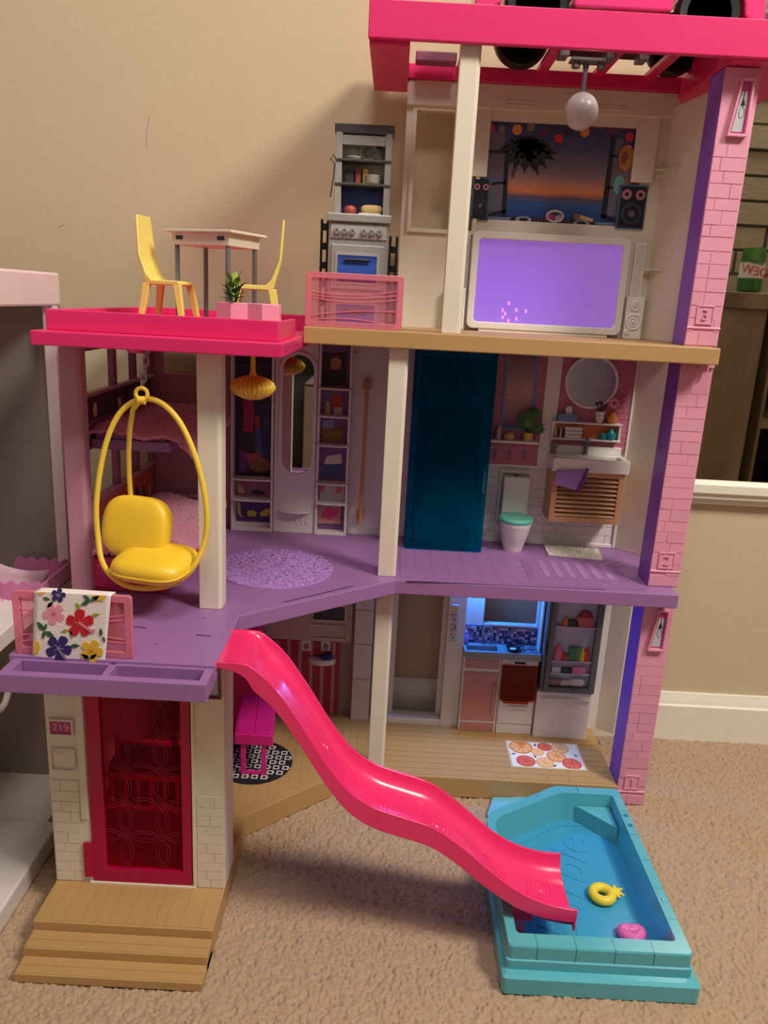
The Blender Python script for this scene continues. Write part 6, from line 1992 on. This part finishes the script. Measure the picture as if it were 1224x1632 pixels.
for n_, (x, y, R_, c) in enumerate(((.022, .058, .0205, 'o'), (.064, .062, .0125, 'r'), (.090, .060, .0155, 'y'), (.049, .045, .0110, 'y'), (.024, .016, .0160, 'r'), (.056, .014, .0150, 'y'), (.079, .034, .0165, 'o'), (.101, .014, .0160, 'r'))):
    cx, cy = ca + x, cc + y
    z0 = Z1 + .0018 + n_ * .00004
    sl = zd_(z0, cx, cy, R_, .0003).build('citrus_slice', mat('citrus_rind_' + c, RIND[c][0], .6), CM)
    for k in range(9):
        a0, a1 = 2 * math.pi * (k + .08) / 9, 2 * math.pi * (k + .92) / 9
        pts = [(cx + .1 * R_ * math.cos((a0 + a1) / 2), cy + .1 * R_ * math.sin((a0 + a1) / 2))] + [(cx + .86 * R_ * math.cos(t), cy + .86 * R_ * math.sin(t)) for t in np.linspace(a0, a1, 5)]
        if all(ca < x_ < cb and cc < y_ < cd_ for x_, y_ in pts):
            MB().prism(pts, z0 + .0003, z0 + .00055).build('segment', mat('citrus_flesh_' + c, RIND[c][1], .6), sl)
for x, y in ((.048, .066), (.006, .036), (.042, .031), (.086, .047), (.071, .006), (.064, .021), (.113, .040)):
    cx, cy = ca + x, cc + y
    a = random.uniform(0, 3)
    MB().prism([(cx - .005 * math.cos(a), cy - .005 * math.sin(a)), (cx + .002 * math.sin(a), cy - .002 * math.cos(a)), (cx + .005 * math.cos(a), cy + .005 * math.sin(a)), (cx - .002 * math.sin(a), cy + .002 * math.cos(a))], Z1 + .0018, Z1 + .0021).build('leaf_print', mat('leaf_dark', (44, 60, 52), .6), CM)

# ------------------------------------------------------------------ slide
near = [(322, 1056), (384, 1058), (408, 1070), (440, 1100), (478, 1153), (520, 1218), (556, 1262), (596, 1288), (640, 1303), (690, 1320), (735, 1350), (785, 1392), (830, 1424), (875, 1443), (921, 1452)]
yn, yf = -.290, -.200
path = [at(px, py, Y=yn) for px, py in near]
path = [(p.x, p.z) for p in path]
def dense(pts, n=4):
    out = []
    for i in range(len(pts) - 1):
        p0, p1, p2, p3 = pts[max(i - 1, 0)], pts[i], pts[i + 1], pts[min(i + 2, len(pts) - 1)]
        for k in range(n):
            t = k / n
            out.append(tuple(.5 * (2 * p1[j] + (p2[j] - p0[j]) * t + (2 * p0[j] - 5 * p1[j] + 4 * p2[j] - p3[j]) * t * t + (3 * p1[j] - p0[j] - 3 * p2[j] + p3[j]) * t ** 3) for j in (0, 1)))
    return out + [pts[-1]]
dp = dense(path)
NS = len(dp)
sect = []
# cross section: (across 0..1, depth below rim, outward flag)
inner = [(.0, 0), (.035, 0), (.05, -.35), (.10, -.72), (.20, -.93), (.35, -1), (.5, -1), (.65, -1), (.80, -.93), (.90, -.72), (.95, -.35), (.965, 0), (1, 0)]
vs, fs = [], []
for i, (x, z) in enumerate(dp):
    t = i / (NS - 1)
    dep = .002 + .021 * min(1, max(0, (t - .05) / .10))
    out = .007 + .020 * min(1, max(0, (t - .04) / .09)) - .010 * max(0, (t - .75) / .25)
    y0, y1 = yn, yf + .0
    if t > .8:
        y0 -= .0 ; y1 += .012 * (t - .8) / .2
    prof = [(y0 + (y1 - y0) * u, z + d * dep) for u, d in inner] + [(y1, z - out), (y1 - .004, z - out), (y1 - .006, z - dep - .004), ((y0 + y1) / 2, z - dep - .005), (y0 + .006, z - dep - .004), (y0 + .004, z - out), (y0, z - out)]
    for y, zz in prof:
        vs.append((x, y, zz))
m = len(prof)
for i in range(NS - 1):
    for k in range(m):
        fs.append((i * m + k, i * m + (k + 1) % m, (i + 1) * m + (k + 1) % m, (i + 1) * m + k))
fs += [tuple(range(m)), tuple(range((NS - 1) * m, NS * m))]
SL = thing('slide', 'hot pink wavy slide running from the purple deck down into the pool', 'slide', (dp[0][0], (yn + yf) / 2, .0))
so = MB().add(vs, fs).build('chute', SLIDEPINK, SL, .0006, True)
# raised swirls on the chute
def floor_at(x):
    for i in range(NS - 1):
        if dp[i][0] <= x <= dp[i + 1][0]:
            f = (x - dp[i][0]) / (dp[i + 1][0] - dp[i][0])
            t = (i + f) / (NS - 1)
            return dp[i][1] + (dp[i + 1][1] - dp[i][1]) * f - (.002 + .021 * min(1, max(0, (t - .05) / .10)))
    return dp[-1][1]
for xc, yc in ((-.066, -.245), (.008, -.252), (.083, -.245), (.158, -.25), (.222, -.235)):
    for R_ in (.021, .014, .007):
        pts = []
        for k in range(30):
            t = 2 * math.pi * k / 30
            x, y = xc + R_ * .75 * math.cos(t), yc + R_ * math.sin(t) + .002 * math.sin(3 * t)
            u = (y - yn) / (yf - yn)
            pts.append((x, y, floor_at(x) + .0002))
        MB().tube(pts, .0007, 5, True).build('swirl', SLIDEPINK, SL, smooth=True)
# seat step at the top, leg at the bottom
p = at(828, 1480, Z=.012)
lz_ = floor_at(.196) - .004
MB().prism([(.188, -.262), (.204, -.262), (.204, -.252), (.188, -.252)], .0085, lz_).build('support_leg', SLIDEPINK, SL, .001)
MB().prism([(.183, -.275), (.209, -.275), (.209, -.245), (.183, -.245)], lz_ - .022, lz_ + .001).build('leg_socket', SLIDEPINK, SL, .001)
ex, ez = dp[-1]
box('end_lip', SLIDEPINK, ex - .003, ex, yn, yn + .006, ez - .030, ez - .018, SL, .001)

# ------------------------------------------------------------------ pool
PO = thing('pool', 'turquoise plastic toy pool at the foot of the pink slide', 'pool', (.28, -.175, 0))
def rnd(poly, r=.008, n=4):
    out = []
    N = len(poly)
    for i in range(N):
        p, a, b = Vector(poly[i]), Vector(poly[i - 1]), Vector(poly[(i + 1) % N])
        u, v = (a - p).normalized() * r, (b - p).normalized() * r
        for k in range(n + 1):
            t = k / n
            out.append(tuple((p + u) * (1 - t) ** 2 + p * 2 * t * (1 - t) + (p + v) * t * t))
    return out
zp1 = .0560
o_top = [(.171, -.326), (.3875, -.326), (.3875, -.008), (.289, -.008), (.180, -.080), (.171, -.10)]
i_top = [(.1835, -.3065), (.3735, -.3065), (.3735, -.026), (.294, -.026), (.192, -.0915), (.1835, -.106)]
i_bot = [(.1875, -.3035), (.3700, -.3035), (.3700, -.030), (.2955, -.030), (.1955, -.0945), (.1875, -.108)]
o_mid = [(.170, -.328), (.389, -.328), (.389, -.006), (.288, -.006), (.179, -.080), (.170, -.10)]
o_sk = [(.166, -.339), (.397, -.339), (.397, -.006), (.288, -.006), (.176, -.080), (.166, -.10)]
def loopz(poly, z, r):
    return [(x, y, z) for x, y in rnd(poly, r)]
seq = [loopz(o_sk, 0, .006), loopz(o_sk, .0215, .006), loopz([(.170, -.334), (.3925, -.334), (.3925, -.006), (.288, -.006), (.179, -.080), (.170, -.10)], .0235, .006), loopz(o_mid, .0245, .006), loopz(o_mid, .0365, .006), loopz(o_top, .0375, .007), loopz(o_top, zp1 - .002, .007), loopz([(x + (.279 - x) * .008, y + (-.17 - y) * .008) for x, y in o_top], zp1, .007), loopz(i_top, zp1, .006), loopz(i_bot, .010, .008)]
b = MB()
for k in range(len(seq) - 1):
    b.extr(seq[k], seq[k + 1], caps=False)
n = len(seq[0])
b.build('pool_wall', TEAL, PO, 0, True)
MB().add(seq[-1], [tuple(range(n))]).add([(x, y, 0.001) for x, y, z in seq[0]], [tuple(range(n))]).build('pool_floor', TEALIN, PO)
b = MB().extr([(x, y, z) for x, y, z in seq[-1]], [(.2787 + (x - .2787) * .82, -.168 + (y + .168) * .9, .0106) for x, y, z in seq[-1]], caps=False)
b.build('pool_floor_step', TEALIN, PO, 0, True)
MB().prism([(.318, -.0295), (.3702, -.0295), (.3702, -.079)], .010, .0370).build('corner_seat', TEAL, PO, .001)
TJ = mat('pool_joint', (40, 122, 140), .4)
def joint(x0, y0, x1, y1):
    d_ = Vector((x1 - x0, y1 - y0)).normalized()
    nrm = Vector((-d_.y, d_.x)) * .00035
    MB().prism([(x0 - nrm.x, y0 - nrm.y), (x1 - nrm.x, y1 - nrm.y), (x1 + nrm.x, y1 + nrm.y), (x0 + nrm.x, y0 + nrm.y)], zp1 - .0003, zp1 + .00025).build('coping_joint', TJ, PO)
for k in range(4):
    x = .2055 + k * .0455
    joint(x, -.3255, x, -.307)
    box('coping_joint', TJ, x - .00035, x + .00035, -.3264, -.3255, .038, zp1 - .001, PO)
for k in range(5):
    y = -.272 + k * .052
    joint(.374, y, .387, y)
joint(.322, -.0265, .322, -.0085)
joint(.262, -.028, .252, -.044)
for x, y in ((.3805, -.074), (.3805, -.096)):
    MB().lathe([(.0038, 0), (.0038, .0004), (.0001, .0004)], (x, y, zp1), 14).build('peg_hole', TJ, PO)
for px, py in ((.3803, -.240),):
    MB().lathe([(.003, 0), (.0025, .0012), (.0001, .0014)], (px, py, zp1), 14).build('peg', TEAL, PO, smooth=True)
text('embossed_script', 'Barbie', .082, (.278, -.170, .0105), TEALIN, PO, .0003, (0, 0, math.radians(74)), .25)
# pool toys
f1 = at(962, 1425, Z=.017)
PF = thing('pineapple_float', 'yellow pineapple-shaped swim ring lying in the pool', 'float', (f1.x, f1.y, .0105))
FY = mat('float_yellow', (236, 210, 60), .35)
MB().torus((f1.x - .002, f1.y, .017), .0125, .0065, 'Z', 30, 12).build('ring', FY, PF, smooth=True)
for k, (ang, l) in enumerate(((48, .017), (18, .020), (-12, .018), (-34, .014))):
    a = math.radians(ang)
    p0 = (f1.x + .010, f1.y + .002, .018)
    MB().tube([p0, (p0[0] + l * .6 * math.cos(a), p0[1] + l * .6 * math.sin(a), .020), (p0[0] + l * math.cos(a * 1.3), p0[1] + l * math.sin(a * 1.3), .019)], [.0036, .003, .0006], 8).build('crown_leaf', FY, PF, smooth=True)
f2 = at(1008, 1490, Z=.017)
PK = thing('heart_float', 'pink heart-shaped swim ring in the near right corner of the pool', 'float', (f2.x, f2.y, .0105))
pts = []
for k in range(40):
    t = 2 * math.pi * k / 40
    hxx, hyy = 16 * math.sin(t) ** 3, 13 * math.cos(t) - 5 * math.cos(2 * t) - 2 * math.cos(3 * t) - math.cos(4 * t)
    pts.append((f2.x + hxx * .00074, f2.y + (hyy + 2) * .00066, .0165))
MB().tube(pts, .0074, 12, True).build('ring', mat('float_pink', (222, 106, 176), .35), PK, smooth=True)
# flat blue splash tray under the slide, left of the pool
top('splash_tray', 'flat light blue plastic tray on the carpet between slide and kitchen floor', 'tray', MB().prism(polyZ(.004, [(785, 1272), (818, 1272), (872, 1262), (800, 1306), (776, 1300)]), 0.001, .006), mat('tray_blue', (110, 190, 220), .3), .001)

# ------------------------------------------------------------------ floral towel over the balcony rail
YT = -.296
t0 = [at(*p, Y=YT) for p in ((55, 941), (177, 947), (167, 1061), (52, 1050))]
FT = thing('floral_towel', 'white doll towel with hibiscus print hanging over the clear pink rail', 'towel', ((t0[0].x + t0[1].x) / 2, YT, t0[2].z))
CLOTH = mat('towel_print_white', (240, 226, 220), .9, bump=.3, bscale=500)
nu, nv = 16, 26
tw_, th_ = t0[1].x - t0[0].x, t0[0].z - t0[3].z
ztop = rb[3] + .0012
def tpos(u, v):                                 # v 0..1 front (top to bottom), -0.9..0 back
    p = t0[0] * (1 - u) + t0[1] * u
    q_ = t0[3] * (1 - u) + t0[2] * u
    if v >= 0:
        s = p * (1 - v) + q_ * v
        return Vector((s.x, YT - .0002 * math.sin(u * 6) - .0003 * v * math.sin(u * 3.1), min(ztop, s.z) if v > .04 else ztop - .002 * v / .04))
    w = -v
    return Vector((p.x + .004 * w * (1 + u), -.2845 + .0008 * math.sin(u * 5) + (.003 if w > .12 else 0) * (w - .12), ztop - max(0, w - .10) * th_))
rows = [-.85 + .75 * k / 8 for k in range(9)] + [k / nv for k in range(nv + 1)]
vs, fs = [], []
for v in rows:
    for i in range(nu + 1):
        p = tpos(i / nu, v)
        vs.append(tuple(p))
N0 = len(vs)
for j in range(len(rows) - 1):
    for i in range(nu):
        a = j * (nu + 1) + i
        fs.append((a, a + 1, a + nu + 2, a + nu + 1))
cl = MB().add(vs, fs).build('towel_cloth', CLOTH, FT, smooth=True)
sd = cl.modifiers.new('cloth', 'SOLIDIFY')
sd.thickness = .0008
sd.offset = 0
def tflat(name, rgb, pts, lift=0.0):
    ps_ = [at(x / 3.4, 920 + y / 3.4, Y=YT - .0010) for x, y in pts]
    MB().prismY([(p.x, p.z) for p in ps_], YT - .0013 - lift, YT - .0007 - lift).build(name, mat('flower_%d_%d_%d' % rgb, rgb, .8), FT)
def flower(cx, cy, R_, rgb, vein, rot=0.0):
    for k in range(5):
        a = rot + 2 * math.pi * k / 5
        pts = [(cx, cy)]
        for t in np.linspace(-.62, .62, 9):
            rr_ = R_ * (1 - .05 * abs(math.sin(t * 9)) - .42 * (abs(t) / .62) ** 4)
            pts.append((cx + rr_ * math.cos(a + t * .95), cy + rr_ * math.sin(a + t * .95)))
        tflat('petal', rgb, pts)
        tflat('petal_vein', vein, [(cx + 2 * math.sin(a), cy - 2 * math.cos(a)), (cx + R_ * .42 * math.cos(a), cy + R_ * .42 * math.sin(a)), (cx - 2 * math.sin(a), cy + 2 * math.cos(a))], .0003)
def leafp(x0, y0, x1, y1, rgb=(52, 92, 60)):
    dx, dy = x1 - x0, y1 - y0
    l = math.hypot(dx, dy)
    nx, ny = -dy / l * l * .22, dx / l * l * .22
    tflat('leaf', rgb, [(x0, y0), (x0 + dx * .35 + nx, y0 + dy * .35 + ny), (x0 + dx * .7 + nx * .7, y0 + dy * .7 + ny * .7), (x1, y1), (x0 + dx * .7 - nx * .7, y0 + dy * .7 - ny * .7), (x0 + dx * .35 - nx, y0 + dy * .35 - ny)])
flower(432, 250, 78, (200, 22, 40), (236, 150, 150), -.3)
flower(318, 385, 73, (56, 36, 104), (190, 170, 200), .2)
flower(292, 198, 62, (232, 150, 170), (206, 96, 126), .5)
flower(496, 400, 64, (236, 184, 44), (200, 140, 40), .1)
flower(316, 98, 40, (56, 36, 104), (190, 170, 200), 1.2)
tflat('petal', (236, 184, 44), [(186, 345), (210, 350), (216, 380), (206, 410), (186, 418)])
tflat('petal', (236, 184, 44), [(500, 98), (575, 100), (560, 128), (515, 122)])
tflat('petal', (236, 184, 44), [(200, 82), (245, 80), (222, 98)])
tflat('stamen', (216, 130, 140), [(436, 246), (500, 285), (516, 280), (514, 296), (490, 298), (434, 254)], .0006)
tflat('stamen', (130, 116, 160), [(320, 390), (350, 420), (362, 445), (345, 440), (316, 396)], .0006)
for a in ((240, 290, 252, 250), (238, 290, 200, 240), (240, 290, 232, 336), (245, 292, 296, 330), (256, 165, 290, 128), (232, 112, 272, 122)):
    leafp(*a)
for a in ((488, 130, 452, 96), (488, 130, 540, 100), (486, 132, 436, 150), (378, 374, 432, 370), (486, 444, 440, 416), (486, 444, 526, 414), (548, 320, 545, 276), (556, 322, 570, 350)):
    leafp(*a)
for a in ((496, 208, 540, 200), (372, 286, 330, 296), (380, 290, 392, 332), (412, 138, 432, 176)):
    leafp(*a, rgb=(150, 162, 60))

# ------------------------------------------------------------------ white toy playhouse at the left edge
TU = thing('toy_playhouse', 'large white plastic toy playhouse with open side at the left edge', 'toy house', (-.65, -.24, 0))
UW = mat('playhouse_white', (222, 212, 206), .5)
UP = mat('playhouse_pinkwhite', (228, 206, 206), .5)
box('roof_slab', UP, -.90, -.450, -.55, .012, .7405, .7830, TU, .003)
box('rear_wall', mat('playhouse_shaded_taupe', (140, 128, 122), .55), -.90, -.4505, .002, .012, .0, .7405, TU, .001)  # darker taupe puts the shade under the roof slab into the colour
box('rear_post', UP, -.466, -.4500, -.012, .002, .36, .7405, TU, .001)
box('middle_deck', UW, -.90, -.452, -.55, -.112, .338, .3605, TU, .002)
box('base_slab', UW, -.90, -.440, -.55, -.120, .0005, .030, TU, .003)
box('side_wall', UW, -.90, -.890, -.55, .002, .0, .7405, TU, .001)
box('base_rear', UW, -.90, -.462, -.120, .002, .0005, .020, TU, .001)
pts = []
for k in range(16):
    t = k / 15
    pts.append((-.60 + .115 * t, -.20 + .11 * t, .47 - .115 * math.sin(t * math.pi / 2)))
vs, fs = [], []
for x, y, z in pts:
    for a in np.linspace(math.pi, 2 * math.pi, 11):
        vs.append((x + .022 * math.cos(a), y + .040 * math.cos(a), z + .03 + .03 * math.sin(a)))
for i in range(15):
    for k in range(10):
        fs.append((i * 11 + k, i * 11 + k + 1, (i + 1) * 11 + k + 1, (i + 1) * 11 + k))
ch = MB().add(vs, fs).build('inner_chute', mat('chute_rose', (214, 176, 190), .35), TU, smooth=True)
sd = ch.modifiers.new('wall', 'SOLIDIFY')
sd.thickness = .003
SCP = mat('scallop_pink', (226, 140, 190), .25, clear=((240, 180, 210), .25))
q = rect(-.06, 20, 900, 106, 942)
zz0, zz1 = .3605, .388
sc = []
X0, X1 = -.530, -.4455
nsc = 5
poly = [(X0, zz0), (X1, zz0)]
for k in range(nsc * 6 + 1):
    t = 1 - k / (nsc * 6)
    poly.append((X0 + (X1 - X0) * t, zz1 - .006 + .006 * abs(math.sin(t * nsc * math.pi))))
b = MB().prismY(poly, -.108, -.105).prismY(poly, -.012, -.009).box(X0, X1, -.105, -.012, zz0, zz0 + .003)
b.prismX([(y, z) for y, z in ((-.105, zz0), (-.012, zz0), (-.012, zz1 - .003), (-.105, zz1 - .003))], X1 - .003, X1)
b.build('scalloped_tray', SCP, TU, .0006)
box('tray_shelf', UW, -.90, -.452, -.112, .002, .345, .3605, TU, .001)
MB().torus((-.452, -.225, .29), .022, .004, 'X', 24, 8).build('ring_handle', UW, TU, smooth=True)
